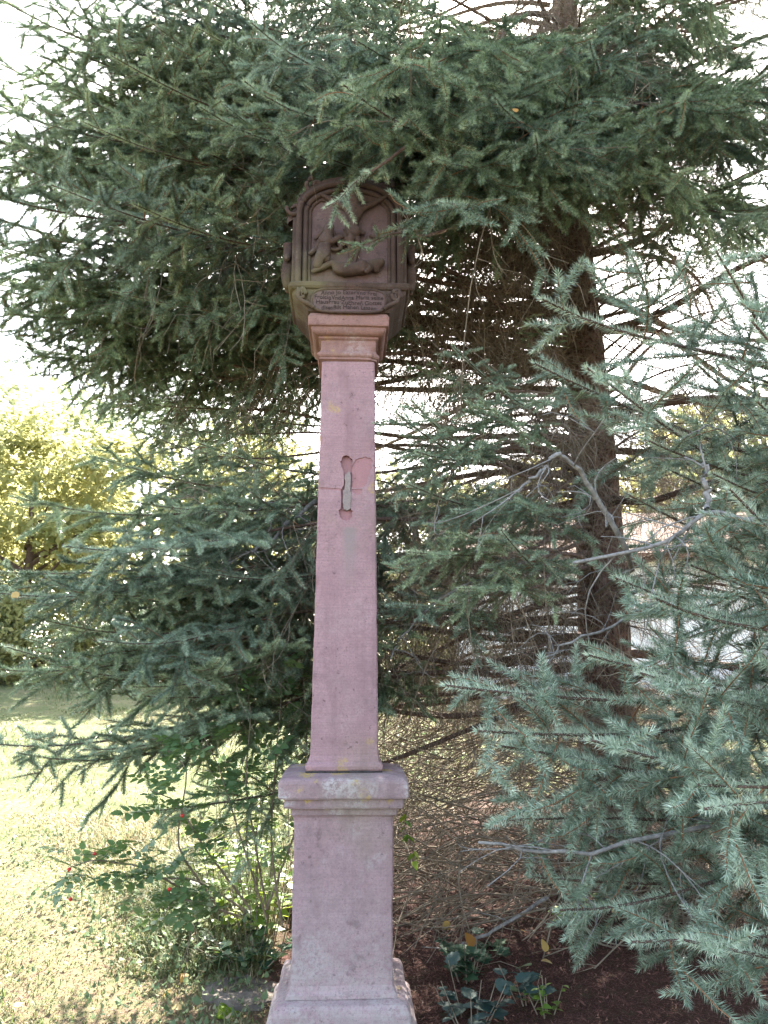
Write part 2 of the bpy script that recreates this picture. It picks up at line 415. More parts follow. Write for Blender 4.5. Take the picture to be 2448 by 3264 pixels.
# ------------------------------------------------------------------ deciduous trees and shrubs behind
def crown_mesh(name, n, rx, rz, leaf, mat, seed, clumps=60, lump=0.3):
    rg = np.random.default_rng(seed)
    d = unit(rg.normal(size=(clumps, 3)))
    rad = rg.uniform(0.35, 1.0, clumps) ** 0.5
    C = d * rad[:, None] * np.array((rx, rx, rz))
    C[:, 2] = np.where(C[:, 2] < -0.75 * rz, -0.6 * rz, C[:, 2])
    k = rg.integers(0, clumps, n)
    p = C[k] + rg.normal(size=(n, 3)) * lump * rx * rg.uniform(0.5, 1.1, clumps)[k][:, None] * np.array((1, 1, 0.75))
    a = unit(rg.normal(size=(n, 3))); b = unit(np.cross(a, unit(rg.normal(size=(n, 3)))))
    s = leaf * rg.uniform(0.6, 1.3, n)[:, None]
    V = np.stack([p - a * s, p + b * s * 0.55, p + a * s, p - b * s * 0.55], 1).reshape(-1, 3)
    F = np.arange(n * 4).reshape(n, 4)
    t = np.clip(rg.uniform(0, 1, clumps)[k] * 0.6 + rg.uniform(0, 0.4, n), 0, 1)
    t = np.where(rg.uniform(0, 1, n) < 0.04, 1.0, t)
    return np_mesh(name, V, [F], [mat], tint=np.repeat(t, 4))
def trunk_mesh(name, h, r, seed, crown_h, rx):
    rg = np.random.default_rng(seed); A = Acc()
    zz = np.linspace(-0.3, h, 8)
    path = np.stack([0.08 * np.sin(zz * 1.3 + seed), 0.08 * np.cos(zz * 1.1), zz], -1)[None]
    V, F = tubes(path, np.linspace(r, r * 0.3, 8)[None], 8); A.add(V, F)
    for k in range(9):
        z0 = rg.uniform(0.35, 0.9) * h; az = rg.uniform(0, 6.28); L = rx * rg.uniform(0.6, 1.0)
        s = np.linspace(0, 1, 5)
        q = np.stack([np.cos(az) * L * s, np.sin(az) * L * s, z0 + L * 0.7 * s], -1)[None]
        V, F = tubes(q, np.linspace(r * 0.45, r * 0.1, 5)[None], 5); A.add(V, F)
    return A.mesh(name, [M['bark']], True)
crowns = [crown_mesh('crown', 10000, 2.3, 2.7, 0.095, M['leaf_yellowgreen'], 3, 110, 0.15),
          crown_mesh('crown', 9500, 2.0, 3.0, 0.10, M['leaf_yellowgreen'], 4, 95, 0.17),
          crown_mesh('crown', 9000, 2.6, 2.3, 0.11, M['leaf_far'], 5, 90, 0.16)]
trunks = [trunk_mesh('trunk', 4.2, 0.16, 1, 3, 2.0), trunk_mesh('trunk', 4.6, 0.15, 2, 3, 1.8)]
shrubc = [crown_mesh('foliage', 5000, 1.0, 0.9, 0.055, M['leaf_yellowgreen'], 8, 40, 0.32), crown_mesh('foliage', 5000, 1.0, 0.8, 0.055, M['leaf_far'], 9, 40, 0.32)]
def bg_tree(px, Y, h, ci, sc, label, grp='broadleaved trees beyond the lawn'):
    x = (px - 1224) / 2448 / 0.985 * Y
    z = float(gz(x, Y))
    root = empty('broadleaved_tree', (x, Y, z - 0.05), px * 0.37)
    tag(root, label, 'tree', grp)
    t = mobj('trunk', trunks[ci % 2], root); t.scale = (sc, sc, h / 6.5)
    c = mobj('crown', crowns[ci], root, (0, 0, h * 0.58)); c.scale = (sc, sc, h / 6.5)
TL = 'broadleaved trees beyond the lawn'
bg_tree(-330, 18.0, 6.6, 0, 1.15, 'tall sunlit yellow-green tree at the far left end of the lawn')
bg_tree(90, 17.0, 5.7, 1, 1.05, 'yellow-green tree over the far edge of the lawn, left of the drooping spruce tips')
bg_tree(470, 18.5, 6.0, 0, 1.1, 'yellow-green tree behind the drooping twig ends left of the column')
bg_tree(60, 25.0, 10.2, 2, 1.5, 'pale dull-green tree rising highest behind the yellow-green trees at left')
bg_tree(820, 20.0, 6.3, 1, 1.1, 'yellow-green tree glimpsed just left of the column behind bare twigs')
bg_tree(1330, 19.5, 5.4, 2, 1.0, 'green tree seen between the column and the white outbuilding')
bg_tree(1760, 24.0, 6.8, 0, 1.2, 'yellow-green tree above the roof of the white outbuilding')
bg_tree(2250, 23.0, 7.4, 1, 1.3, 'yellow-green tree beyond the outbuilding at the right edge')
bg_tree(2650, 19.0, 8.0, 2, 1.4, 'green tree beyond the right end of the outbuilding')
def bg_shrub(px, Y, s, ci, label):
    x = (px - 1224) / 2448 / 0.985 * Y; z = float(gz(x, Y))
    root = empty('shrub', (x, Y, z), px * 0.7); tag(root, label, 'shrub', 'shrubs along the far edge of the lawn')
    c = mobj('foliage', shrubc[ci], root, (0, 0, 0.6 * s)); c.scale = (s, s, s)
    S = np.random.default_rng(int(px) + 5000); A = Acc()
    for k in range(5):
        az = S.uniform(0, 6.28); q = np.linspace(0, 1, 4)
        V, F = tubes(np.stack([np.cos(az) * .45 * q, np.sin(az) * .45 * q, q * 0.9], -1)[None] * s, np.linspace(.03, .012, 4)[None] * s, 4); A.add(V, F)
    mobj('stem', A.mesh('stem', [M['bark']]), root)
for px, Y, s, ci, lb in ((-60, 15.6, 1.2, 1, 'dark green shrub at the left edge of the lawn, under the yellow-green tree'), (170, 15.9, 1.1, 0, 'yellow-green rounded shrub on the lawn edge behind the lowest spruce tips'),
        (420, 16.3, 1.25, 0, 'yellow-green shrub on the lawn edge hidden behind the left spruce boughs'), (690, 16.0, 1.2, 1, 'dark green shrub behind the twig tangle left of the column'),
        (960, 16.5, 1.2, 0, 'yellow-green shrub directly behind the column'), (1290, 16.2, 1.1, 1, 'dark green shrub between the column and the white outbuilding'), (1400, 15.0, 0.7, 0, 'small yellow-green shrub at the corner of the white outbuilding')):
    bg_shrub(px, Y, s, ci, lb)
# ------------------------------------------------------------------ the wayside shrine
SX, SY, SR = -0.170, 3.45, R(2.6)
shrine = empty('wayside_shrine', (SX, SY, 0), SR)
tag(shrine, 'tall pink sandstone wayside column with dark carved relief head', 'monument')
from mathutils import noise as mnoise
def wob(p, s, seed=0.0):
    return mnoise.noise(Vector((p[0] * s + seed, p[1] * s - seed, p[2] * s + 3.1 * seed)))

def sqloft(prof, seg=10, cham=0.006, dz=0.05, rough=0.0012, chip=0.006, seed=1.0, cy=0.0):
    """square-section loft: prof = [(half_w, half_d, z)], worn edges"""
    lv = []
    for (a, b) in zip(prof[:-1], prof[1:]):
        n = max(1, int(math.ceil(abs(b[2] - a[2]) / dz)))
        for k in range(n):
            t = k / n; lv.append(tuple(a[i] * (1 - t) + b[i] * t for i in range(3)))
    lv.append(prof[-1])
    bm = bmesh.new(); rings = []
    ts = np.linspace(-1, 1, seg + 1)
    for (w, d, z) in lv:
        ring = []
        ww, dd = w - cham, d - cham
        for (sx, sy, ax) in ((0, -1, 0), (1, 0, 1), (0, 1, 2), (-1, 0, 3)):
            for t in ts:
                if ax == 0: p = [ww * t, -d, z]
                elif ax == 1: p = [w, dd * t, z]
                elif ax == 2: p = [-ww * t, d, z]
                else: p = [-w, -dd * t, z]
                e = abs(t) ** 14
                q = (p[0], p[1], p[2])
                k1 = 1 + (rough * wob(q, 14, seed)) / max(w, 0.05)
                ch = max(0.0, wob(q, 9, seed + 5) - 0.18) * chip * 3.2 * e + max(0.0, wob(q, 31, seed + 9) - 0.2) * chip * 0.9 * e
                p[0] = p[0] * k1 - math.copysign(ch, p[0]); p[1] = p[1] * k1 - math.copysign(ch, p[1])
                p[2] += 0.0016 * wob(q, 11, seed + 2)
                ring.append(bm.verts.new((p[0], p[1] + cy, p[2])))
        rings.append(ring)
    n = len(rings[0])
    for a, b in zip(rings[:-1], rings[1:]):
        for k in range(n):
            bm.faces.new((a[k], a[(k + 1) % n], b[(k + 1) % n], b[k]))
    bm.faces.new(rings[0][::-1]); bm.faces.new(rings[-1])
    bmesh.ops.recalc_face_normals(bm, faces=bm.faces)
    return bm

def arc(z0, z1, w0, w1, d0, d1, n=6, bulge=1):
    """quarter-round profile points between two offsets"""
    out = []
    for k in range(n + 1):
        a = k / n * math.pi / 2
        f = math.sin(a) if bulge > 0 else 1 - math.cos(a)
        out.append((w0 + (w1 - w0) * f, d0 + (d1 - d0) * f, z0 + (z1 - z0) * (k / n if bulge < 0 else 1 - math.cos(a))))
    return out

# foundation block with sloped, rounded top
bm = sqloft([(0.30, 0.30, -0.25), (0.295, 0.295, 0.10), (0.285, 0.285, 0.115), (0.262, 0.262, 0.13), (0.262, 0.262, 0.165), (0.262, 0.262, 0.19), (0.256, 0.256, 0.212), (0.245, 0.245, 0.222), (0.21, 0.21, 0.232)], chip=0.012, rough=0.003, dz=0.03, seed=2)
bm_obj('foundation', bm, M['stone_low'], shrine)
bm = sqloft([(0.214, 0.214, 0.233), (0.212, 0.212, 0.246), (0.203, 0.203, 0.258), (0.197, 0.197, 0.275), (0.1965, 0.1965, 0.45), (0.199, 0.199, 0.87), (0.202, 0.202, 0.884), (0.209, 0.209, 0.894)], chip=0.008, rough=0.0018, seed=3)
plinth = bm_obj('plinth', bm, M['stone_low'], shrine)
bm = sqloft([(0.213, 0.213, 0.895), (0.216, 0.216, 0.912), (0.217, 0.217, 0.921), (0.238, 0.238, 0.923), (0.240, 0.240, 0.93), (0.241, 0.241, 0.957), (0.256, 0.256, 0.960), (0.259, 0.259, 0.967), (0.260, 0.260, 1.018), (0.257, 0.257, 1.03), (0.247, 0.247, 1.037), (0.19, 0.19, 1.047), (0.12, 0.12, 1.049)], chip=0.012, rough=0.003, seed=4, dz=0.02)
bm_obj('plinth_cap', bm, M['stone_cap'], shrine)
# dark mortar bed under the shaft
bm = sqloft([(0.158, 0.158, 1.040), (0.160, 0.160, 1.053), (0.155, 0.155, 1.056)], chip=0.02, rough=0.01, seed=6)
bm_obj('mortar_bed', bm, flat_mat('dark_joint', (0.05, 0.045, 0.045), 1, 0.5, 60), shrine)
sp = [(0.155, 0.155, 1.054), (0.160, 0.160, 1.060), (0.161, 0.161, 1.072), (0.157, 0.157, 1.082), (0.148, 0.148, 1.090), (0.1425, 0.1425, 1.115), (0.1405, 0.1405, 1.16), (0.131, 0.131, 1.977), (0.122, 0.122, 2.855)]
shaft = bm_obj('shaft', sqloft(sp, chip=0.007, rough=0.0014, seed=7, dz=0.04, seg=14), M['stone'], shrine)
# carved-out clamp slot, flaked face and crack
def cut(target, outline, depth, mat):
    bm = bmesh.new()
    rows = []
    for y in (-0.20, None):
        row = []
        for (x, z) in outline:
            t = (z - 1.16) / (2.855 - 1.16); f = -(0.1405 + (0.122 - 0.1405) * t)
            row.append(bm.verts.new((x, y if y else f + depth, z)))
        rows.append(row)
    n = len(outline)
    for k in range(n): bm.faces.new((rows[0][k], rows[0][(k + 1) % n], rows[1][(k + 1) % n], rows[1][k]))
    bm.faces.new(rows[0][::-1]); bm.faces.new(rows[1])
    bmesh.ops.recalc_face_normals(bm, faces=bm.faces)
    c = bm_obj('cutter', bm, mat)
    md = target.modifiers.new('cut', 'BOOLEAN'); md.operation = 'DIFFERENCE'; md.object = c; md.solver = 'EXACT'; md.material_mode = 'TRANSFER'
    c.parent = target.parent
    bpy.context.view_layer.update()
    dg = bpy.context.evaluated_depsgraph_get()
    me = bpy.data.meshes.new_from_object(target.evaluated_get(dg))
    target.modifiers.clear(); target.data = me
    bpy.data.objects.remove(c)
def sxz(u, v):
    p = P(u, v, 3.315); return (p[0] - SX - 0.012, p[2])
rg = random.Random(5)
def jag(pts, j=0.002, n=3):
    out = []
    for a, b in zip(pts, pts[1:] + pts[:1]):
        for k in range(n):
            t = k / n; out.append((a[0] * (1 - t) + b[0] * t + rg.uniform(-j, j), a[1] * (1 - t) + b[1] * t + rg.uniform(-j, j)))
    return out
fl = [sxz(*p) for p in ((1128, 1478), (1140, 1462), (1165, 1452), (1186, 1458), (1192, 1466), (1188, 1490), (1178, 1520), (1168, 1545), (1150, 1556), (1126, 1552), (1125, 1510))]
cut(shaft, jag(fl, 0.003, 3), 0.0055, M['fresh'])
fl2 = [sxz(*p) for p in ((1126, 1558), (1160, 1557), (1158, 1570), (1142, 1578), (1128, 1568))]
cut(shaft, jag(fl2, 0.001, 2), 0.004, M['fresh'])
crk = [sxz(*p) for p in ((1016, 1553), (1060, 1555), (1092, 1556), (1094, 1563), (1060, 1561), (1016, 1558))]
cut(shaft, jag(crk, 0.0006, 2), 0.004, M['fresh'])
slot = [(1090, 1470), (1094, 1458), (1104, 1450), (1116, 1452), (1127, 1462), (1127, 1480), (1125, 1500), (1124, 1625), (1128, 1628), (1127, 1645), (1118, 1658), (1104, 1660), (1090, 1652), (1085, 1640), (1083, 1626), (1091, 1622), (1092, 1560), (1100, 1545), (1101, 1500), (1092, 1485)]
cut(shaft, jag([sxz(*p) for p in slot], 0.0026, 3), 0.020, M['fresh'])
def slab_poly(name, outline, y0, y1, mat, parent, bev=0.0):
    bm = bmesh.new(); n = len(outline)
    a = [bm.verts.new((x, y0, z)) for x, z in outline]; b = [bm.verts.new((x, y1, z)) for x, z in outline]
    for k in range(n): bm.faces.new((a[k], a[(k + 1) % n], b[(k + 1) % n], b[k]))
    bm.faces.new(a[::-1]); bm.faces.new(b)
    bmesh.ops.recalc_face_normals(bm, faces=bm.faces)
    if bev: bmesh.ops.bevel(bm, geom=[e for e in bm.edges], offset=bev, segments=2, affect='EDGES')
    return bm_obj(name, bm, mat, parent)
mo = [(1104, 1512), (1112, 1504), (1122, 1500), (1122, 1560), (1121, 1618), (1112, 1626), (1100, 1622), (1096, 1600), (1097, 1562), (1104, 1558)]
tag(slab_poly('mortar_fill', jag([sxz(*p) for p in mo], 0.0028, 4), -0.1265, -0.105, M['mortar'], shaft), 'pale grey mortar left in the clamp slot')
# capital
cp = [(0.122, 0.122, 2.856), (0.124, 0.124, 2.858), (0.133, 0.133, 2.861), (0.134, 0.134, 2.872), (0.138, 0.138, 2.8725), (0.143, 0.143, 2.880), (0.143, 0.143, 2.889), (0.136, 0.136, 2.897), (0.129, 0.129, 2.908), (0.1265, 0.1265, 2.93), (0.1275, 0.1275, 2.955), (0.138, 0.138, 2.962), (0.139, 0.139, 2.971), (0.146, 0.146, 2.972)]
cp += arc(2.972, 3.003, 0.146, 0.172, 0.146, 0.172, 6) + [(0.176, 0.176, 3.004), (0.184, 0.184, 3.006), (0.186, 0.186, 3.012), (0.186, 0.186, 3.05), (0.178, 0.178, 3.066), (0.15, 0.15, 3.072)]
cap = bm_obj('capital', sqloft(cp, chip=0.010, rough=0.0015, seed=11, dz=0.012), M['stone_capital'], shrine)
# console with inscription
HD = 0.195
hd = bm_obj('console', sqloft([(0.165, 0.17, 3.070), (0.188, 0.18, 3.074), (0.196, 0.182, 3.085), (0.215, 0.185, 3.11), (0.243, 0.188, 3.135), (0.262, 0.19, 3.16), (0.266, 0.19, 3.178), (0.276, 0.199, 3.181), (0.283, 0.205, 3.190), (0.283, 0.206, 3.206), (0.278, 0.202, 3.212), (0.20, 0.18, 3.214)], chip=0.007, rough=0.002, seed=13, dz=0.012), M['stone_head'], shrine)
# oval tablet in front of the console
ov = []
for k in range(28):
    a = k / 28 * 2 * math.pi
    ov.append((0.170 * math.copysign(abs(math.cos(a)) ** 0.45, math.cos(a)), 3.122 + 0.058 * math.copysign(abs(math.sin(a)) ** 0.6, math.sin(a))))
def ring_tube(name, pts, r, mat, parent, closed=True, S=8, rad=None):
    p = np.array(pts + ([pts[0]] if closed else []), float)[None]
    rr = np.full(p.shape[:2], r) if rad is None else np.array(rad, float)[None]
    V, F = tubes(p, rr, S)
    return mobj(name, np_mesh(name, V, [F], [mat], smooth=True), parent)
slab_poly('tablet', ov, -0.196, -0.17, M['stone_back'], hd, 0.0)
ring_tube('tablet_rim', [(x, -0.195, z) for x, z in ov], 0.006, M['stone_head'], hd)
for s in (-1, 1):
    pts = []; rad = []
    for k in range(34):                                   # volute spiralling down into a stem
        t = k / 33
        if t < 0.7:
            a = (1 - t / 0.7) * 9.5; r = 0.007 + 0.021 * (t / 0.7)
            pts.append((s * (0.222 + r * math.cos(a + 1.2) * 1.0), -0.198, 3.150 + r * math.sin(a + 1.2)))
        else:
            q = (t - 0.7) / 0.3
            pts.append((s * (0.230 - 0.055 * q + 0.016 * math.sin(q * 5)), -0.198, 3.176 - 0.028 - 0.066 * q))
        rad.append(0.0105 - 0.004 * abs(t - 0.7))
    ring_tube('scroll', pts, 0.01, M['stone_head'], hd, False, 8, rad)
def text_obj(body, size, x, z, sx, parent):
    cu = bpy.data.curves.new('lettering', 'FONT'); cu.body = body; cu.size = size; cu.extrude = 0.0012; cu.align_x = 'CENTER'; cu.align_y = 'CENTER'; cu.resolution_u = 3
    o = bpy.data.objects.new('lettering', cu); COL.objects.link(o); bpy.context.view_layer.update()
    me = bpy.data.meshes.new_from_object(o.evaluated_get(bpy.context.evaluated_depsgraph_get()))
    bpy.data.objects.remove(o)
    me.materials.clear(); me.materials.append(M['letter'])
    for vv in me.vertices:                                 # hand-cut, weathered letters
        p = vv.co
        n1 = wob((p.x * 1.0, p.y, size), 60, x + z * 7); n2 = wob((p.x, p.y * 1.3, size), 140, z * 11)
        vv.co = Vector((p.x + 0.0016 * n1 + 0.0008 * n2, p.y * (1 + 0.12 * wob((p.x * 0.5, 0, 0), 40, z)) + 0.0016 * n2 + 0.0022 * math.sin(p.x * 21 + z * 90), p.z))
    n = mobj('lettering', me, parent, (x, -0.1968, z)); n.rotation_euler = (R(90), 0, 0); n.scale = (sx, 1, 1)
    return n
for body, z, w in (('Anno Jo ExterVnd Frei', 3.160, 0.255), ('FrolcinVndAnna Maria seine', 3.136, 0.315), ('HausFrau\u00b7ZuEhren Gottes', 3.111, 0.30), ('disesBilt Mahen Lassen', 3.086, 0.25)):
    t = text_obj(body, 0.030, 0, z, 1, hd)
    wd = max(v.co.x for v in t.data.vertices) - min(v.co.x for v in t.data.vertices)
    t.scale = (w / wd, 1, 1)
# relief head
Z0 = 3.213
def arch(hw, z0, zs, zt, n=14):
    pts = [(-hw, z0), (hw, z0), (hw, zs)]
    for k in range(1, n): 
        a = k / n * math.pi; pts.append((hw * math.cos(a), zs + (zt - zs) * math.sin(a) ** 0.9))
    return pts + [(-hw, zs)]
body = slab_poly('relief_block', arch(0.258, Z0, 3.60, 3.80), -0.150, 0.16, M['stone_head'], shrine, 0.006)
slab_poly('relief_ground', arch(0.195, Z0 + 0.004, 3.59, 3.73), -0.154, -0.148, M['stone_back'], body)
for hw, r, yy in ((0.238, 0.015, -0.172), (0.208, 0.013, -0.163), (0.188, 0.009, -0.155)):
    pts = [(-hw, Z0 + 0.005), (-hw, 3.59)] + [(-hw * math.cos(a), 3.59 + (0.155 - (0.24 - hw)) * math.sin(a)) for a in np.linspace(0.1, math.pi - 0.1, 16)] + [(hw, 3.59), (hw, Z0 + 0.005)]
    dense = []
    for a, b in zip(pts[:-1], pts[1:]):
        for k in range(3): t = k / 3; dense.append((a[0] + (b[0] - a[0]) * t, yy, a[1] + (b[1] - a[1]) * t))
    dense.append((pts[-1][0], yy, pts[-1][1]))
    ring_tube('frame_moulding', dense, r, M['stone_head'], body, False, 8)
for s in (-1, 1):                                          # flat pilasters and leaf scrolls at the shoulders
    bm = bmesh.new(); box_bm(bm, (s * 0.2565 - 0.012, -0.168, Z0), (s * 0.2565 + 0.012, 0.10, 3.56), 0.004); bm_obj('pilaster', bm, M['stone_head'], body)
    pts = [(s * (0.268 + 0.012 * math.sin(t * 9) - 0.05 * t), -0.13, 3.55 + 0.15 * t) for t in np.linspace(0, 1, 14)]
    ring_tube('shoulder_scroll', pts, 0.02, M['stone_head'], body, False, 8, list(0.030 - 0.014 * np.linspace(0, 1, 14)))
    a = np.linspace(0, 6.5, 18)
    ring_tube('shoulder_scroll', [(s * (0.262 + (0.008 + 0.0045 * q) * math.cos(q)), -0.172, 3.60 + (0.008 + 0.0045 * q) * math.sin(q)) for q in a], 0.01, M['stone_head'], body, False, 7)
    a = np.linspace(0, 7.5, 20)
    pts = [(s * (0.165 + (0.012 + 0.005 * q) * math.cos(q)), -0.14, 3.745 + (0.012 + 0.005 * q) * math.sin(q)) for q in a]
    ring_tube('crest_scroll', pts, 0.012, M['stone_head'], body, False, 7)

def skin_fig(name, joints, bones, parent, mat, off=(0, 0, 0), levels=2):
    """one continuous figure grown over a joint skeleton; joints: (x, y, z, r)"""
    me = bpy.data.meshes.new(name)
    me.from_pydata([(j[0] + off[0], j[1] + off[1], j[2] + off[2]) for j in joints], bones, [])
    o = bpy.data.objects.new(name, me); COL.objects.link(o)
    sk = o.modifiers.new('skin', 'SKIN'); sk.use_smooth_shade = True
    lay = me.skin_vertices[0] if len(me.skin_vertices) else None
    for k, j in enumerate(joints):
        d = lay.data[k]; d.radius = (j[3], j[3] * (j[4] if len(j) > 4 else 1)); d.use_root = (k == 0)
    ss = o.modifiers.new('sub', 'SUBSURF'); ss.levels = levels
    bpy.context.view_layer.update()
    me2 = bpy.data.meshes.new_from_object(o.evaluated_get(bpy.context.evaluated_depsgraph_get()))
    bpy.data.objects.remove(o)
    me2.materials.clear(); me2.materials.append(mat)
    me2.polygons.foreach_set('use_smooth', np.ones(len(me2.polygons), bool))
    return mobj(name, me2, parent)
def hx(u, v): 
    p = P(u, v, 3.27); return (p[0] - SX - 0.014, p[2])
def fig(name, pts, bones, mat=None, dy=-0.172):
    J = []
    for q in pts:
        x, z = hx(q[0], q[1]); J.append((x, dy + (q[3] * 1.6 if len(q) > 3 else 0), z, q[2] * 0.98))
    return skin_fig(name, J, bones, body, mat or M['stone_head'])
# cross
bm = bmesh.new()
cx, _ = hx(1128, 700)
_, ztop = hx(1128, 560); _, zb = hx(1128, 870); _, zarm = hx(1128, 628)
box_bm(bm, (cx - 0.016, -0.166, zb), (cx + 0.016, -0.148, ztop), 0.003)
box_bm(bm, (cx - 0.15, -0.1655, zarm - 0.015), (cx + 0.15, -0.1475, zarm + 0.015), 0.003)
bm_obj('cross', bm, M['stone_head'], body)
fig('crucified_figure', [(1130, 738, 0.027), (1130, 705, 0.026), (1133, 672, 0.033), (1133, 650, 0.020), (1131, 630, 0.022, -0.012), (1129, 615, 0.019, -0.014),
    (1160, 660, 0.017), (1200, 642, 0.013), (1240, 618, 0.010), (1103, 658, 0.017), (1065, 640, 0.013), (1025, 616, 0.010),
    (1118, 765, 0.021, -0.014), (1126, 805, 0.014, -0.004), (1123, 845, 0.010), (1145, 765, 0.019), (1140, 805, 0.013), (1130, 850, 0.010)],
    [(0, 1), (1, 2), (2, 3), (3, 4), (4, 5), (2, 6), (6, 7), (7, 8), (2, 9), (9, 10), (10, 11), (0, 12), (12, 13), (13, 14), (0, 15), (15, 16), (16, 17)])
fig('loin_cloth', [(1128, 742, 0.031, -0.006), (1150, 735, 0.018, -0.004), (1168, 742, 0.010), (1108, 745, 0.02, -0.004), (1100, 765, 0.012), (1098, 785, 0.009)], [(0, 1), (1, 2), (0, 3), (3, 4), (4, 5)])
fig('kneeling_figure', [(1035, 800, 0.032), (1042, 770, 0.033), (1050, 745, 0.022, -0.008), (1055, 728, 0.026, -0.012), (1058, 718, 0.022, -0.012),
    (1024, 770, 0.017), (1010, 795, 0.014), (988, 812, 0.012), (1066, 772, 0.016, -0.01), (1088, 760, 0.013, -0.012), (1108, 752, 0.011),
    (1020, 835, 0.030), (1012, 862, 0.022), (1045, 838, 0.024)],
    [(0, 1), (1, 2), (2, 3), (3, 4), (1, 5), (5, 6), (6, 7), (1, 8), (8, 9), (9, 10), (0, 11), (11, 12), (0, 13)])
fig('veil', [(1052, 722, 0.020), (1035, 735, 0.016), (1020, 750, 0.011), (1005, 765, 0.008)], [(0, 1), (1, 2), (2, 3)])
fig('fallen_figure', [(1120, 858, 0.034), (1160, 850, 0.034), (1195, 838, 0.026), (1218, 835, 0.026, -0.008), (1228, 842, 0.022, -0.01),
    (1188, 858, 0.015, -0.014), (1165, 872, 0.012, -0.014), (1085, 862, 0.026), (1064, 836, 0.020), (1035, 850, 0.015), (995, 868, 0.011), (1078, 872, 0.018), (1210, 865, 0.014)],
    [(0, 1), (1, 2), (2, 3), (3, 4), (1, 5), (5, 6), (0, 7), (7, 8), (8, 9), (9, 10), (7, 11), (2, 12)])
fig('cloud_scroll', [(1180, 745, 0.008), (1205, 752, 0.010), (1225, 742, 0.009), (1240, 728, 0.007)], [(0, 1), (1, 2), (2, 3)])
fig('cloud_scroll', [(1068, 740, 0.008), (1080, 762, 0.012), (1092, 790, 0.012), (1070, 795, 0.009), (1045, 788, 0.006)], [(0, 1), (1, 2), (2, 3), (3, 4)])
for s in (-1, 1):                                          # small standing figures on the two flanks
    x = s * 0.292
    skin_fig('flank_figure', [(x, -0.06, 3.36, 0.034), (x, -0.06, 3.41, 0.03), (x + s * 0.002, -0.065, 3.455, 0.023), (x + s * 0.004, -0.075, 3.485, 0.036),
        (x, -0.10, 3.40, 0.018), (x + s * 0.008, -0.12, 3.36, 0.016), (x, -0.02, 3.40, 0.018), (x + s * 0.008, 0.0, 3.35, 0.016), (x + s * 0.006, -0.08, 3.30, 0.031), (x - s * 0.003, -0.07, 3.235, 0.023), (x, -0.04, 3.30, 0.029), (x - s * 0.004, -0.03, 3.235, 0.021)],
        [(0, 1), (1, 2), (2, 3), (1, 4), (4, 5), (1, 6), (6, 7), (0, 8), (8, 9), (0, 10), (10, 11)], body, M['stone_head'])
# ------------------------------------------------------------------ spruces
Zu = np.array((0, 0, 1.0))
def bez(p0, p1, arch, n, rg, wig):
    p0 = np.array(p0, float); p1 = np.array(p1, float)
    L = np.linalg.norm(p1 - p0)
    c = (p0 + p1) / 2 + Zu * arch * L
    t = np.linspace(0, 1, n)[:, None]
    q = (1 - t) ** 2 * p0 + 2 * t * (1 - t) * c + t ** 2 * p1
    w = np.stack([np.sin(t[:, 0] * rg.uniform(4, 9) + rg.uniform(0, 6)), np.sin(t[:, 0] * rg.uniform(4, 9) + rg.uniform(0, 6)), np.sin(t[:, 0] * rg.uniform(4, 9) + rg.uniform(0, 6))], -1)
    q = q + w * wig * L * np.sin(np.pi * t)
    q[:, 2] += 0.05 * L * np.clip((t[:, 0] - 0.75) / 0.25, 0, 1) ** 2
    return q

def samp(path, t):
    n = len(path) - 1
    x = np.clip(t, 0, 1) * n; i = np.minimum(x.astype(int), n - 1); f = (x - i)[:, None]
    p = path[i] * (1 - f) + path[i + 1] * f
    T = np.gradient(path, axis=0); d = unit(T[i] * (1 - f) + T[i + 1] * f)
    return p, d

def needles(pos, dirs, lens, rg, Mn, ln, wd, acc, mat=0, t0=None, flat=0.35):
    """needle blades round every shoot: one tapered triangle each"""
    N = len(pos)
    if N == 0: return
    ref = np.where(np.abs(dirs[:, 2:3]) > 0.95, np.array((1., 0, 0)), Zu)
    side = unit(np.cross(dirs, ref)); up = np.cross(side, dirs)
    u = (np.arange(Mn)[None, :] + rg.uniform(0, 1, (N, Mn))) / Mn
    al = rg.uniform(0, 2 * np.pi, (N, Mn))
    be = np.radians(rg.normal(62, 9, (N, Mn))) * (1 - 0.55 * np.clip((u - 0.82) / 0.18, 0, 1))
    sa = np.sin(al); sa = np.where(sa < 0, sa * (1 - flat), sa)
    rad = side[:, None] * np.cos(al)[..., None] + up[:, None] * sa[..., None] + 0.12 * Zu
    nd_ = unit(dirs[:, None] * np.cos(be)[..., None] + rad * np.sin(be)[..., None])
    base = pos[:, None] + dirs[:, None] * (u * lens[:, None])[..., None]
    L = ln * rg.uniform(0.75, 1.15, (N, Mn)) * (1 - 0.25 * u)
    tip = base + nd_ * L[..., None]
    wv = unit(np.cross(nd_, unit(rg.normal(size=(N, Mn, 3))))) * (wd * 0.5)
    V = np.stack([base - wv, base + wv, tip + wv * 0.15], 2).reshape(-1, 3)
    F = np.arange(N * Mn * 3).reshape(-1, 3)
    tt = (rg.uniform(0.25, 0.75, N) if t0 is None else t0)[:, None] + rg.normal(0, 0.16, (N, Mn)) + 0.15 * (u - 0.5)
    acc.add(V, F, mat, np.repeat(np.clip(tt, 0, 1).ravel(), 3))

def twigs(starts, dirs, lens, rg, r0, droop, K=4, S=3, wig=0.12):
    N = len(starts)
    s = np.linspace(0, 1, K)[None, :, None]
    q = starts[:, None] + dirs[:, None] * lens[:, None, None] * s
    q = q + rg.normal(0, 1, (N, 1, 3)) * lens[:, None, None] * wig * np.sin(s * 3.0) * 0.7
    q[..., 2] -= droop[:, None] * lens[:, None] * s[..., 0] ** 2
    r = r0[:, None] * np.linspace(1, 0.45, K)[None]
    return q, tubes(q, r, S)

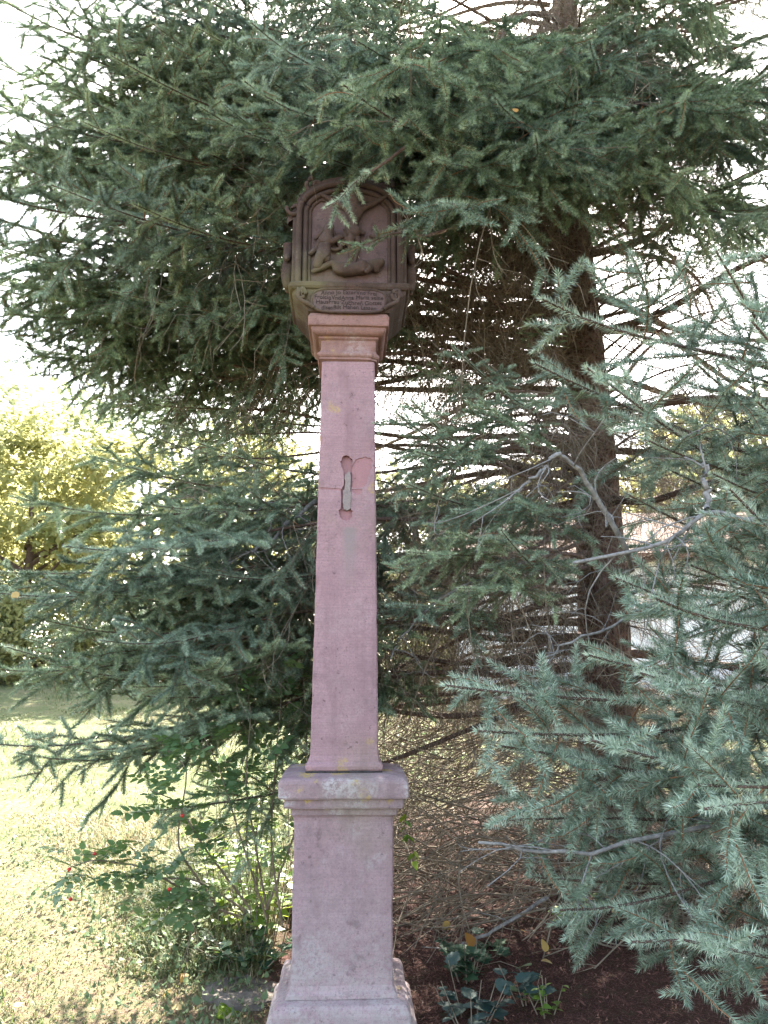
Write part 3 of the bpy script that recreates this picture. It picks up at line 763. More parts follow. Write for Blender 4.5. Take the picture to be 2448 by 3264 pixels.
def spawn(paths, lens, q0, q1, spacing, ratio, minl, maxl, angd, rollsd, droop, rg, K=4, wig=0.06, sink=0.1):
    """side shoots standing off every path alternately left and right"""
    n = np.maximum(1, ((q1 - q0) * lens / spacing)).astype(int)
    par = np.repeat(np.arange(len(paths)), n)
    first = np.repeat(np.cumsum(n) - n, n); j = np.arange(len(par)) - first
    q = q0 + (q1 - q0) * (j + rg.uniform(0.1, 0.9, len(par))) / n[par]
    kk = paths.shape[1] - 1
    x = q * kk; i = np.minimum(x.astype(int), kk - 1); f = (x - i)[:, None]
    a, b = paths[par, i], paths[par, i + 1]
    p = a * (1 - f) + b * f; d = unit(b - a)
    sg = np.where((j + par) % 2 == 0, 1.0, -1.0)[:, None]
    sv = unit(np.cross(d, Zu + 0.15 * rg.normal(size=(len(par), 3)))); nv = np.cross(sv, d)
    an = np.radians(rg.normal(angd, 8, len(par)))[:, None]; ro = rg.normal(0, rollsd, len(par))[:, None]
    cd = unit(d * np.cos(an) + (sv * sg * np.cos(ro) + nv * np.sin(ro)) * np.sin(an) - Zu * sink)
    L = np.clip(minl + ratio * (1 - q) * lens[par], minl, maxl) * rg.uniform(0.75, 1.2, len(par))
    s = np.linspace(0, 1, K)[None, :, None]
    P_ = p[:, None] + cd[:, None] * L[:, None, None] * s + rg.normal(0, 1, (len(par), 1, 3)) * L[:, None, None] * wig * np.sin(s * 3.0)
    P_[..., 2] -= (droop * rg.uniform(0.3, 1.6, len(par)))[:, None] * L[:, None] * s[..., 0] ** 2
    P_[..., 2] += 0.10 * L[:, None] * np.clip((s[..., 0] - 0.6) / 0.4, 0, 1) ** 2
    return P_, L, q, par

def segs(paths, lens, seg, q0=0.0):
    """cuts paths into needle-bearing pieces of about seg metres"""
    n = np.maximum(1, np.round(lens * (1 - q0) / seg)).astype(int)
    par = np.repeat(np.arange(len(paths)), n); j = np.arange(len(par)) - np.repeat(np.cumsum(n) - n, n)
    kk = paths.shape[1] - 1
    def at(q):
        x = np.clip(q, 0, 1) * kk; i = np.minimum(x.astype(int), kk - 1); f = (x - i)[:, None]
        return paths[par, i] * (1 - f) + paths[par, i + 1] * f
    qa = q0 + (1 - q0) * j / n[par]; qb = q0 + (1 - q0) * (j + 1) / n[par]
    A_, B_ = at(qa), at(qb); d = B_ - A_; l = np.linalg.norm(d, axis=1)
    return A_, d / np.maximum(l, 1e-6)[:, None], l * 1.03, qb, par

def make_branch(p0, p1, seed, arch=0.12, fol=1.5, r0=0.035, Mn=60, ln=0.021, wd=0.0021, dens=1.0, width=0.62, hang=0.25, bare=60, fan=0.35, tintb=0.0, dead=False, wig=0.028, third=True, sp1=0.058, sp2=0.056, min2=0.075, max2=0.24):
    """returns (wood mesh data, needle mesh data) local to p0; Mn = needles per 10 cm of shoot"""
    rg = np.random.default_rng(seed)
    p0 = np.array(p0, float); p1 = np.array(p1, float)
    L = np.linalg.norm(p1 - p0)
    ax = bez((0, 0, 0), p1 - p0, arch, 26, rg, wig)
    W = Acc(); Nn = Acc()
    t = np.linspace(0, 1, 26)
    V, F = tubes(ax[None], (r0 * (1 - t) ** 1.25 + 0.0028)[None], 7); W.add(V, F, 0)
    f0 = max(0.05, 1 - fol / L)
    n0 = int(fol / (sp1 / dens))
    tl = f0 + (0.985 - f0) * (np.arange(n0) + rg.uniform(0, 1, n0)) / n0
    pp, D0 = samp(ax, tl)
    sgn = np.where(np.arange(n0) % 2 == 0, 1.0, -1.0)[:, None]
    sv = unit(np.cross(D0, Zu)); nv = np.cross(sv, D0)
    rem = (1 - tl) * L
    l1 = np.clip(0.09 + 0.50 * rem, 0.07, width) * rg.uniform(0.7, 1.15, n0) * np.clip(0.5 + (tl - f0) * L / 0.3, 0.5, 1)
    an = np.radians(rg.normal(50, 7, n0))[:, None]; ro = rg.normal(0, fan, n0)[:, None]
    d1 = unit(D0 * np.cos(an) + (sv * sgn * np.cos(ro) + nv * np.sin(ro)) * np.sin(an) - Zu * 0.08)
    s = np.linspace(0, 1, 7)[None, :, None]
    P1 = pp[:, None] + d1[:, None] * l1[:, None, None] * s + rg.normal(0, 1, (n0, 1, 3)) * l1[:, None, None] * 0.05 * np.sin(s * 3)
    P1[..., 2] -= (hang * rg.uniform(0.3, 1.7, n0) * np.clip(rem / 0.7, 0.15, 1))[:, None] * l1[:, None] * s[..., 0] ** 2
    V, F = tubes(P1, (0.0016 + 0.0042 * l1)[:, None] * np.linspace(1, 0.45, 7)[None], 3); W.add(V, F, 2)
    if not dead:
        age1 = (tl - f0) / (1 - f0)
        P2, l2, q2, par2 = spawn(P1, l1, 0.12, 0.95, sp2 / dens, 0.36, min2, max2, 47, 0.45, 0.15, rg)
        V, F = tubes(P2, np.full(P2.shape[:2], 0.0015), 3); W.add(V, F, 2)
        g = [segs(ax[None], np.array([L]), 0.10, max(f0, 1 - 0.9 / L)), segs(P1, l1, 0.10, 0.12), segs(P2, l2, 0.10)]
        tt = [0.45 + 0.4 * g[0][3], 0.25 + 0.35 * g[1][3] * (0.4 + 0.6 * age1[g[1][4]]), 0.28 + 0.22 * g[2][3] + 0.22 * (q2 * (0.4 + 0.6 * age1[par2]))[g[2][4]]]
        if third:
            big = l2 > 0.15
            P3, l3, q3, par3 = spawn(P2[big], l2[big], 0.2, 0.9, 0.055 / dens, 0.3, 0.055, 0.12, 46, 0.5, 0.1, rg, K=3)
            V, F = tubes(P3, np.full(P3.shape[:2], 0.0013), 3); W.add(V, F, 2)
            g.append(segs(P3, l3, 0.12)); tt.append(0.38 + 0.25 * g[3][3])
        for (A_, d_, l_, qb_, pr_), t_ in zip(g, tt):
            t_ = np.clip(t_ + tintb + rg.normal(0, 0.07, len(t_)), 0, 1)
            for lo, hi in ((0, 0.06), (0.06, 0.09), (0.09, 9)):
                k = (l_ >= lo) & (l_ < hi)
                if k.any():
                    m = max(10, int(Mn * l_[k].mean() / 0.1))
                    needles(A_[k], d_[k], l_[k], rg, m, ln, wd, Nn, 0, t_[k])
    # bare inner twigs, long, thin and tangled
    nb = bare
    if nb:
        tb = rg.uniform(0.05, min(0.9, f0 + 0.12), nb)
        pp, dd = samp(ax, tb)
        sv = unit(np.cross(dd, Zu)); nv = np.cross(sv, dd)
        az = rg.uniform(0, 2 * np.pi, nb)
        sd = unit(dd * rg.uniform(0.1, 1.0, nb)[:, None] + sv * np.cos(az)[:, None] * 1.0 + nv * (np.sin(az) * 0.8 - 0.25)[:, None])
        bl = rg.uniform(0.18, 0.75, nb) * min(1.0, L / 2.6)
        bp, (V, F) = twigs(pp, sd, bl, rg, np.full(nb, 0.0031), rg.uniform(0.0, 0.7, nb), K=6, S=3, wig=0.16); W.add(V, F, 1)
        for rep in range(5):
            ts = rg.uniform(0.15, 0.95, nb); i = np.minimum((ts * 5).astype(int), 4); f = (ts * 5 - i)[:, None]
            ps = bp[np.arange(nb), i] * (1 - f) + bp[np.arange(nb), i + 1] * f
            d3 = unit(unit(bp[np.arange(nb), i + 1] - bp[np.arange(nb), i]) * 0.8 + 0.8 * unit(rg.normal(size=(nb, 3))))
            _, (V, F) = twigs(ps, d3, bl * rg.uniform(0.2, 0.55, nb), rg, np.full(nb, 0.0017), rg.uniform(-0.1, 0.4, nb), K=4, S=3, wig=0.15); W.add(V, F, 1)
    return W, Nn

WOOD = [M['bark'], M['twig'], M['shoot']]
def branch_meshes(*a, nm='needle', **k):
    W, Nn = make_branch(*a, **k)
    return W.mesh('branch', WOOD), (Nn.mesh('needles', [M[nm]], tint=True) if Nn.n else None)

def place(root, meshes, loc, mat=None, label=None):
    b = bpy.data.objects.new('branch', meshes[0]); link(b, root)
    if mat is not None: b.matrix_local = mat
    else: b.location = loc
    if label: b['label'] = label
    if meshes[1] is not None:
        mobj('needles', meshes[1], b)
    return b

TX, TY = 1.60, 5.75
TZ = float(gz(TX, TY)) - 0.05
spruce = empty('spruce_tree', (TX, TY, TZ))
tag(spruce, 'big spruce standing behind the column, its rough brown trunk bare inside', 'tree')
def trunk(root, h, r, seed, nm='trunk'):
    K, S = 120, 30
    z = np.linspace(-0.2, h, K)
    rg = np.random.default_rng(seed)
    V = np.zeros((K, S, 3))
    for i in range(K):
        rr = r * (1 - 0.88 * z[i] / h) * (1 + 0.45 * math.exp(-max(z[i], 0) / 0.25))
        cxx, cyy = 0.03 * math.sin(z[i] * 0.9), 0.03 * math.cos(z[i] * 1.2)
        for j in range(S):
            a = j / S * 2 * math.pi
            n = mnoise.noise(Vector((math.cos(a) * 3.5, math.sin(a) * 3.5, z[i] * 4))) * 0.05 + abs(mnoise.noise(Vector((math.cos(a) * 9, math.sin(a) * 9, z[i] * 11)))) * 0.10
            V[i, j] = (cxx + math.cos(a) * rr * (1 + n), cyy + math.sin(a) * rr * (1 + n), z[i])
    idx = np.arange(K * S).reshape(K, S)
    F = np.stack([idx[:-1], np.roll(idx, -1, 1)[:-1], np.roll(idx, -1, 1)[1:], idx[1:]], -1).reshape(-1, 4)
    return mobj(nm, np_mesh(nm, V.reshape(-1, 3), [F], [M['bark_trunk']]), root)
m, nt, b = new_mat('rough_bark')
v = geo_pos(nt)
n1 = noise(nt, stretch(nt, v, (1, 1, 0.55)), 28, 8, 0.75, 0.6); n2 = noise(nt, v, 3, 3, 0.5)
vo = nt.nodes.new('ShaderNodeTexVoronoi'); vo.inputs['Scale'].default_value = 38; nt.links.new(stretch(nt, v, (1, 1, 0.6)), vo.inputs['Vector'])
col = ramp(nt, mathn(nt, 'ADD', mathn(nt, 'MULTIPLY', n1, 0.75), mathn(nt, 'MULTIPLY', vo.outputs['Distance'], 0.3)), [(0.32, (0.05, 0.032, 0.027)), (0.5, (0.125, 0.078, 0.062)), (0.68, (0.24, 0.165, 0.135))])
nt.links.new(col, b.inputs['Base Color']); b.inputs['Roughness'].default_value = 0.95; b.inputs['Specular IOR Level'].default_value = 0.15
bump(nt, b, mathn(nt, 'ADD', n1, vo.outputs['Distance']), 1.0, 0.03)
M['bark_trunk'] = m
trunk(spruce, 12.5, 0.205, 1)

# --- shared limbs: whorls all round the trunk
VL = 3.7
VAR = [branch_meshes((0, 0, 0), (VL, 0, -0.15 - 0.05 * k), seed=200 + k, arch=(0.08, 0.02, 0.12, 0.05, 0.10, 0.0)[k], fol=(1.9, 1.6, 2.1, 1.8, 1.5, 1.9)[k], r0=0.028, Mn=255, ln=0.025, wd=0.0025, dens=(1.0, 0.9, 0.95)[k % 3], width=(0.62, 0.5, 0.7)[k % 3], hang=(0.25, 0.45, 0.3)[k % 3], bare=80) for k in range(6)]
# limbs with only short needled ends, and bare limbs of the side away from the light
TIPV = [branch_meshes((0, 0, 0), (3.2, 0, -0.1 * k), seed=230 + k, nm='needle_mid', arch=0.05, fol=(0.8, 0.65, 0.95)[k], r0=0.022, Mn=190, ln=0.024, wd=0.0025, dens=0.85, width=(0.38, 0.3, 0.34)[k], hang=0.2, bare=16) for k in range(3)]
BAREV = [branch_meshes((0, 0, 0), (3.5, 0, (-0.9, -0.35, 0.35, -1.2, 0.0)[k]), seed=260 + k, arch=(0.14, 0.04, -0.04, 0.10, 0.08)[k], fol=(0.7, 0.55, 0.6, 0.8, 0.5)[k], r0=(0.026, 0.034, 0.02, 0.024, 0.03)[k], Mn=170, ln=0.023, wd=0.0026, dens=0.6, width=0.34, hang=0.35, bare=100, wig=(0.05, 0.03, 0.07, 0.05, 0.06)[k]) for k in range(5)]
LEFTV = [branch_meshes((0, 0, 0), (VL, 0, -0.1 * k), seed=280 + k, nm='needle_mid', arch=(0.06, 0.02, 0.08, 0.04)[k], fol=(1.5, 1.25, 1.7, 1.35)[k], r0=0.024, Mn=290, ln=0.026, wd=0.0023, dens=1.0, width=(0.5, 0.4, 0.55, 0.45)[k], hang=(0.2, 0.3, 0.15, 0.25)[k], bare=60, fan=0.5, sp1=0.075, sp2=0.07, min2=0.09, max2=0.2, third=False) for k in range(4)]
DEADV = [branch_meshes((0, 0, 0), (2.2, 0, -0.35), seed=300 + k, arch=0.08, fol=0.6, r0=0.018, dens=0.5, bare=90, dead=True) for k in range(3)]
rg = random.Random(77)
nvis = 0
def reach(h):
    return 4.0 if h < 3.2 else max(0.7, 4.0 * (1 - (h - 3.2) / 9.8))
h = 0.55; wh = 0
while h < 12:
    nb = 4 if h < 5.0 else 6
    for k in range(nb):
        az = wh * 0.77 + k * 2 * math.pi / nb + rg.uniform(-0.3, 0.3)
        d = (math.cos(az), math.sin(az)); hh = h + rg.uniform(-0.12, 0.12)
        L = reach(hh) * rg.uniform(0.82, 1.05)
        az_post = math.atan2(SY - TY, SX - TX); az_cam = math.atan2(-TY, -TX)
        dp = (az - az_post + math.pi) % (2 * math.pi) - math.pi
        if hh < 5.4:
            if abs(dp) < 0.36: L = min(L, 1.7)                       # stops short of the column
            elif 0.3 < dp < 1.35: L = min(L, 2.0 if dp < 0.8 else 2.8)           # towards the path: kept clear of the camera
            if hh < 5.4 and -0.75 < dp < -0.2 and 1.9 < hh < 2.9: L = min(L, 2.3)   # the window of light on the left
        tilt = -0.10 + 0.035 * (hh - 2.0) + rg.uniform(-0.08, 0.08)
        if hh < 1.3: tilt = 0.02 + rg.uniform(-0.05, 0.05)
        s = L / 3.7
        Mx = Matrix.Translation((0.12 * d[0], 0.12 * d[1], hh)) @ Matrix.Rotation(az, 4, 'Z') @ Matrix.Rotation(-tilt, 4, 'Y') @ Matrix.Rotation(rg.uniform(-0.25, 0.25), 4, 'X') @ Matrix.Diagonal((s, s * (0.6 + 0.4 / max(s, .4)) if s < 1 else s, s, 1))
        if math.sin(az) > 0.15 and hh < 2.4 and rg.random() < 0.92: continue
        if hh < 2.4 and -1.2 < dp < 0.7 and rg.random() < 0.75: continue
        away = math.sin(az) > 0.15 and not (math.cos(az) < -0.6 and hh > 4.0)
        lib, VLk = (VAR, 3.7)
        if hh < 5.3 and (away or rg.random() < (0.9 if -0.3 < dp < 1.9 else 0.6)): lib, VLk = (BAREV, 3.5)
        if lib is BAREV: Mx = Mx @ Matrix.Rotation(rg.uniform(-0.22, 0.22), 4, 'Y') @ Matrix.Rotation(rg.uniform(-0.9, 0.9), 4, 'X') @ Matrix.Diagonal((3.7 / 3.5,) * 3 + (1,))
        elif away or (hh < 5.3 and math.sin(az) > -0.2):
            if rg.random() < 0.35 and hh < 5.3: continue
            Mx = Mx @ Matrix.Rotation(rg.uniform(-0.22, 0.22), 4, 'Y') @ Matrix.Rotation(rg.uniform(-0.5, 0.5), 4, 'X')
        place(spruce, lib[rg.randrange(len(lib))], None, Mx)
        nvis += 1
    if h < 5.2:
        for k in range(5):                                               # thin dead twigs sprouting from the trunk
            az = rg.uniform(-2.9, 0.2); s = rg.uniform(0.14, 0.34)
            Mx = Matrix.Translation((0.12 * math.cos(az), 0.12 * math.sin(az), h + rg.uniform(0.0, 0.36))) @ Matrix.Rotation(az, 4, 'Z') @ Matrix.Rotation(rg.uniform(-0.4, 0.6), 4, 'Y') @ Matrix.Diagonal((s * 1.5, s, s, 1))
            place(spruce, DEADV[rg.randrange(3)], None, Mx, 'bare dead twig on the trunk')
        for k in range(2):                                               # short dead limbs between the whorls
            az = rg.uniform(0, 6.28); s = rg.uniform(0.55, 1.0)
            dp = (az - math.atan2(SY - TY, SX - TX) + math.pi) % (2 * math.pi) - math.pi
            if abs(dp) < 0.25: s = min(s, 0.8)
            Mx = Matrix.Translation((0.12 * math.cos(az), 0.12 * math.sin(az), h + rg.uniform(0.05, 0.25))) @ Matrix.Rotation(az, 4, 'Z') @ Matrix.Rotation(rg.uniform(-0.2, 0.25), 4, 'Y') @ Matrix.Diagonal((s, s, s, 1))
            place(spruce, DEADV[rg.randrange(3)], None, Mx, 'bare dead branch without needles')
    h += 0.36 if h < 5.0 else (0.30 if h < 6.8 else 0.42); wh += 1

# --- limbs placed singly
def aim(p0, p1, VLn, root_loc, roll=0.0):
    d = Vector(p1 - p0); L = d.length; d.normalize()
    x = d; y = Vector((0, 0, 1)).cross(x).normalized(); z = x.cross(y)
    s = L / VLn
    return Matrix.Translation(Vector(p0 - np.array(root_loc))) @ Matrix((x, y, z)).transposed().to_4x4() @ Matrix.Rotation(roll, 4, 'X') @ Matrix.Diagonal((s, s, s, 1))
def hero(root, rx, ry, rz, h0, u, v, Y, lib, VLn, k, roll, start=None):
    p1 = P(u, v, Y); p0 = np.array((rx, ry, rz + h0)) if start is None else np.array(start, float)
    place(root, lib[k % len(lib)], None, aim(p0, p1, VLn, (rx, ry, rz), roll))
H = [  # h0, u, v, Y, extra
    (2.35, 40, 1640, 3.7, dict(arch=.06)), (2.15, 210, 1730, 3.3, dict(arch=.05)), (1.9, 0, 1880, 3.5, dict(arch=.06)), (1.75, 330, 1960, 3.3, dict(arch=.05)),
    (1.5, 90, 2080, 3.7, dict(full=1)), (1.3, 190, 2250, 3.7, dict(full=1)), (1.1, -40, 2420, 3.8, dict(arch=.04, fol=1.3)), (1.0, 60, 2540, 3.7, dict(full=1)),
    (1.0, 420, 2560, 3.7, dict(fol=.8)), (1.6, 420, 2180, 3.5, dict(arch=.05)), (2.3, 520, 1560, 4.2, dict(arch=.05)), (2.6, 280, 1340, 4.6, dict(arch=.03, fol=1.3)), (2.5, 640, 1500, 3.9, dict(arch=.05, fol=1.0)), (2.0, 560, 1850, 3.6, dict(arch=.05, fol=1.2)),
    # upper left
    (4.3, -60, 300, 3.6, dict(arch=.05)), (4.0, 150, 520, 3.1, dict(arch=.06)), (3.7, -40, 760, 3.7, dict(arch=.08)), (4.6, 350, 170, 3.2, dict(arch=.05)), (4.9, 120, 120, 4.1, dict(arch=.05)),
    (3.5, 20, 960, 4.0, dict(arch=.10)), (3.4, 100, 1100, 4.4, dict(arch=.10, fol=1.5)), (3.8, 420, 640, 3.2, dict(arch=.06)), (4.5, 640, 330, 3.0, dict(arch=.05)), (5.0, 800, 60, 2.9, dict(arch=.05)), (4.1, 620, 700, 3.5, dict(arch=.07)), (4.4, 260, 380, 3.5, dict(arch=.05)),
    (5.0, 60, 60, 3.9, {}), (4.6, -80, 180, 4.2, {}), (4.2, -120, 420, 4.0, {}), (3.9, -100, 620, 4.2, {}), (3.6, -100, 860, 4.6, {}), (3.5, 60, 1010, 4.8, {}), (3.5, 260, 1060, 4.9, {}), (5.2, 260, 0, 3.8, {}), (5.6, 480, -60, 3.7, {}), (4.4, 330, 560, 4.2, {}), (4.8, 420, 280, 4.2, {}),
    (2.3, -60, 1720, 4.0, {}), (1.8, 260, 1880, 3.6, {}), (1.4, 20, 2180, 4.0, {}), (2.4, 420, 1640, 3.7, {}), (1.3, 420, 2260, 3.7, {}),
    (5.6, 100, 0, 4.0, {}), (5.2, -60, 100, 3.6, {}), (4.4, -150, 520, 3.4, {}), (4.0, -160, 700, 3.6, {}), (3.7, -160, 900, 4.0, {}), (1.2, 260, 2380, 3.6, dict(full=1)), (1.4, -40, 2120, 3.6, dict(full=1)),
    (2.9, 330, 1290, 4.8, dict(fol=.9)), (2.8, 520, 1380, 4.8, dict(fol=.9)), (2.7, 650, 1320, 5.0, dict(fol=.9)), (2.6, 420, 1450, 4.6, dict(fol=.9)),
    (3.8, 2250, 780, 4.5, dict(fol=.9)), (3.5, 2420, 700, 4.6, dict(fol=.9)), (4.0, 2150, 720, 4.2, dict(fol=.9)), (3.4, 2320, 880, 5.0, dict(fol=.9)), (3.9, 2460, 860, 4.3, dict(fol=.9)), (4.5, 2350, 580, 4.8, dict(fol=.9)), (4.2, 2480, 640, 5.2, {}), (3.1, 2500, 1000, 4.6, {}),
    (5.0, -150, 300, 4.4, {}), (4.6, -100, 480, 4.6, {}),
    (6.2, 2300, 300, 3.6, {}), (5.9, 2450, 420, 3.8, {}), (5.7, 2420, 600, 4.2, {}), (5.4, 2280, 660, 4.4, dict(fol=.9)), (6.4, 2150, 60, 4.0, {}), (6.6, 2450, 100, 4.0, {}), (5.5, 2520, 720, 4.0, dict(fol=.9)),
    (4.7, 200, 300, 3.8, {}), (4.3, 60, 420, 3.9, {}), (4.6, 480, 120, 3.6, {}), (5.3, 620, 40, 3.6, {}), (4.4, 500, 480, 3.7, {}), (4.0, 330, 820, 3.8, {}), (3.7, 230, 900, 4.3, {}), (5.2, 330, -60, 3.4, {}), (5.4, 900, -120, 3.2, {}), (4.7, 760, 180, 3.5, {}), (4.4, 720, 450, 3.3, {}), (3.9, 560, 800, 4.2, {}), (5.6, 200, -150, 4.2, {}),
    (2.0, 140, 1930, 4.2, {}), (1.5, 300, 2120, 4.3, {}), (2.2, 330, 1800, 4.1, {}), (1.2, 350, 2400, 4.2, {}), (1.7, 480, 2080, 3.9, {}), (1.2, 500, 2320, 3.9, {}),
    # over the head and to its right
(5.9, 1150, 200, 3.2, {}), (6.4, 1100, -50, 2.9, {}), (6.5, 1450, -80, 2.9, {}), (6.0, 1450, 260, 3.3, {}), (6.4, 1850, -40, 3.0, {}), (6.1, 1950, 300, 3.2, {}), (6.3, 2300, -60, 3.2, {}), (6.0, 2480, 260, 3.4, {}), (5.8, 1600, 420, 3.4, {}), (6.1, 1700, 150, 3.2, {}), (5.6, 1000, 420, 3.3, {}),
    (5.6, 1120, 455, 2.75, dict(fol=.9)), (5.5, 1400, 600, 2.7, dict(fol=.9)), (5.6, 1050, 330, 2.7, {}), (5.5, 790, 430, 2.95, {}), (6.0, 1250, 120, 2.5, {}), (5.7, 1370, 350, 2.7, {}),
    (5.6, 1500, 540, 2.9, {}), (5.8, 1700, 330, 2.8, {}), (6.2, 1560, 90, 2.6, {}), (5.8, 1790, 570, 3.3, dict(fol=.9)), (6.0, 2150, 150, 2.6, {}), (5.7, 2250, 420, 3.0, {}), (5.6, 2480, 560, 3.4, {}), (6.2, 2420, 60, 2.8, {}), (5.4, 1420, 640, 3.2, dict(fol=.9)), (5.6, 2120, 620, 3.4, dict(fol=.9)),
    # inside, right of the column
    (2.6, 1270, 1430, 3.15, dict(arch=.05, fol=0.9)), (2.2, 1290, 1730, 3.1, dict(arch=.05, fol=1.0, width=.45)), (2.9, 1600, 1270, 3.2, dict(arch=.05, fol=0.9)), (2.0, 1450, 1850, 3.2, dict(arch=.05, fol=1.0)),
    (2.7, 1350, 1480, 3.0, dict(fol=.9)), (2.6, 1430, 1600, 3.1, dict(fol=.9)), (2.9, 1560, 1350, 3.0, dict(fol=.9)), (2.3, 1640, 1560, 3.0, dict(fol=.9)), (2.4, 1340, 1640, 3.2, dict(fol=.9)), (2.1, 1470, 1740, 3.2, dict(fol=.9)), (1.8, 1600, 1800, 3.1, dict(fol=.9)), (1.9, 1280, 1900, 3.3, dict(fol=.9)), (2.5, 1300, 1380, 3.3, dict(fol=.9)), (3.0, 1450, 1180, 3.6, dict(fol=.9)), (3.2, 1330, 1150, 4.0, dict(fol=.9)), 
]
rr = random.Random(3)
for i, (h0, u, v, Y, k) in enumerate(H):
    tip = k.get('fol', 2) <= 1.0 or (h0 < 1.55 and u < 900 and not k.get('full'))
    hero(spruce, TX, TY, TZ, h0, u, v, Y, LEFTV if (Y < 3.75 and u < 900 and not tip) else (TIPV if tip else VAR), 3.2 if tip else VL, i * 5 + rr.randrange(6), rr.uniform(-0.45, 0.45))

# long twiggy limbs, nearly bare, crossing the light on either side of the trunk
for i, (h0, u, v, Y) in enumerate(((3.9, 2500, 640, 5.0), (3.4, 2520, 830, 4.9), (3.0, 2480, 980, 5.0), (4.3, 2320, 500, 4.6), (3.6, 2300, 760, 6.5), (4.4, 2460, 560, 6.6), (3.2, 2360, 900, 6.4), (4.0, 2250, 640, 5.6), (2.7, 2450, 1130, 5.2),
        (3.4, 880, 1130, 5.2), (3.1, 1030, 1330, 5.0), (3.6, 820, 1010, 5.3), (2.9, 1150, 1260, 5.3), (3.8, 980, 900, 5.6), (3.3, 1240, 1130, 6.3), (2.8, 860, 1420, 5.0), (3.7, 1300, 860, 4.5), (4.1, 1380, 720, 4.6))):
    hero(spruce, TX, TY, TZ, h0, u, v, Y, BAREV, 3.5, i, rr.uniform(-0.9, 0.9))
ms = branch_meshes(P(1290, 470, 3.0), P(1035, 680, 2.85), seed=911, nm='needle_mid', arch=0.05, fol=0.42, r0=0.005, Mn=210, ln=0.022, wd=0.0021, dens=0.7, width=0.12, bare=0, third=False)
place(spruce, ms, P(1290, 470, 3.0) - np.array((TX, TY, TZ)), label='slim green spray drooping before the relief')
# the twig with a dry tip hanging in front of the relief
p = P(1110, 800, 2.95)
ms = branch_meshes(P(1420, 735, 3.3), P(1085, 795, 2.92), seed=900, arch=0.03, fol=0.5, r0=0.006, Mn=170, ln=0.019, wd=0.0020, dens=0.8, width=0.13, bare=6, third=False)
place(spruce, ms, P(1420, 735, 3.3) - np.array((TX, TY, TZ)), label='thin twig hanging before the carved relief')

# --- blue spruce at the right edge
BX, BY = 3.75, 3.9
BZ = float(gz(BX, BY)) - 0.05
blue = empty('blue_spruce', (BX, BY, BZ))
tag(blue, 'blue-green spruce reaching in from the right edge with pale bluish shoots', 'tree')
trunk(blue, 7.5, 0.13, 2)
B = [(1.3, 1470, 2430, 2.75, {}), (1.15, 1570, 2520, 2.8, {}), (1.5, 1990, 1690, 2.9, {}), (1.4, 2150, 1840, 2.7, {}), (1.8, 2330, 1600, 2.6, {}), (1.3, 2280, 1900, 2.5, {}), (1.7, 2060, 1580, 3.0, {}), (2.2, 2150, 1250, 2.9, {}), (2.3, 2350, 1200, 2.8, {}), (2.2, 1725, 1095, 2.5, dict(fol=1.1, arch=.04)), (1.6, 2215, 935, 2.4, dict(fol=1.0)), (1.7, 2400, 1000, 2.3, dict(fol=.9)), (1.5, 2440, 1150, 2.1, {}), (2.0, 1830, 1320, 2.6, dict(fol=1.0)), (2.1, 1660, 1290, 2.9, dict(fol=.9)), 
     (1.2, 2070, 2110, 2.15, dict(fol=.9)), (0.9, 2330, 1720, 2.2, {}), (1.9, 2100, 1480, 2.7, {}), (1.6, 1900, 1985, 2.5, dict(fol=.9)), (1.5, 1430, 2360, 2.75, dict(fol=1.3, arch=.05)), (1.3, 1860, 2250, 2.6, dict(fol=1.1)),
     (1.2, 1930, 2560, 2.3, dict(fol=1.0)), (1.1, 2120, 2690, 2.2, dict(fol=1.0)), (0.8, 1850, 3090, 2.6, dict(fol=1.0)), (0.7, 2010, 3200, 2.4, dict(fol=.9)), 
     (1.5, 2050, 2330, 2.35, dict(fol=1.0)), (1.1, 1560, 2740, 2.95, dict(fol=.5, width=.25)), (0.6, 2260, 3230, 2.2, dict(fol=.8)), (1.6, 2330, 2080, 2.3, dict(fol=.8)), (1.9, 2400, 1420, 2.4, dict(fol=.9)), (0.75, 1760, 2930, 2.9, dict(fol=.9)), (1.2, 2380, 2650, 2.1, dict(fol=.8))]
BL = 2.3
BLIB = [branch_meshes((0, 0, 0), (BL, 0, 0.0), seed=740 + k, nm='needle_blue', arch=(0.04, 0.0, 0.07, 0.02, 0.05)[k], fol=(1.1, 0.9, 1.2, 1.0, 0.8)[k], r0=0.015, Mn=225, ln=0.0255, wd=0.0019, dens=(1.0, 0.9, 0.95, 1.0, 0.85)[k], width=(0.40, 0.32, 0.45, 0.36, 0.30)[k], hang=(0.12, 0.35, 0.2, 0.5, 0.05)[k], bare=9, fan=(0.5, 0.9, 0.7, 1.1, 0.6)[k], sp1=0.078, sp2=0.075, min2=0.095, max2=0.19, third=False) for k in range(5)]
for i, (h0, u, v, Y, k) in enumerate(B):
    hero(blue, BX, BY, BZ, h0, u, v, Y, BLIB, BL, i * 3 + rr.randrange(5), rr.uniform(-1.0, 1.0))
BV = BLIB
h = 0.5; wh = 0
while h < 7.2:
    for k in range(5):
        az = wh * 0.9 + k * 1.2566 + rg.uniform(-.3, .3)
        if h < 3.4 and math.cos(az - math.pi) > 0.2 and True: continue        # the side in view is made of the single limbs above
        s = max(0.25, 1 - h / 8.5)
        Mx = Matrix.Translation((0, 0, h)) @ Matrix.Rotation(az, 4, 'Z') @ Matrix.Rotation(rg.uniform(-.15, .15), 4, 'Y') @ Matrix.Diagonal((s, s, s, 1))
        place(blue, BV[(k + wh) % 5], None, Mx)
    h += 0.4; wh += 1

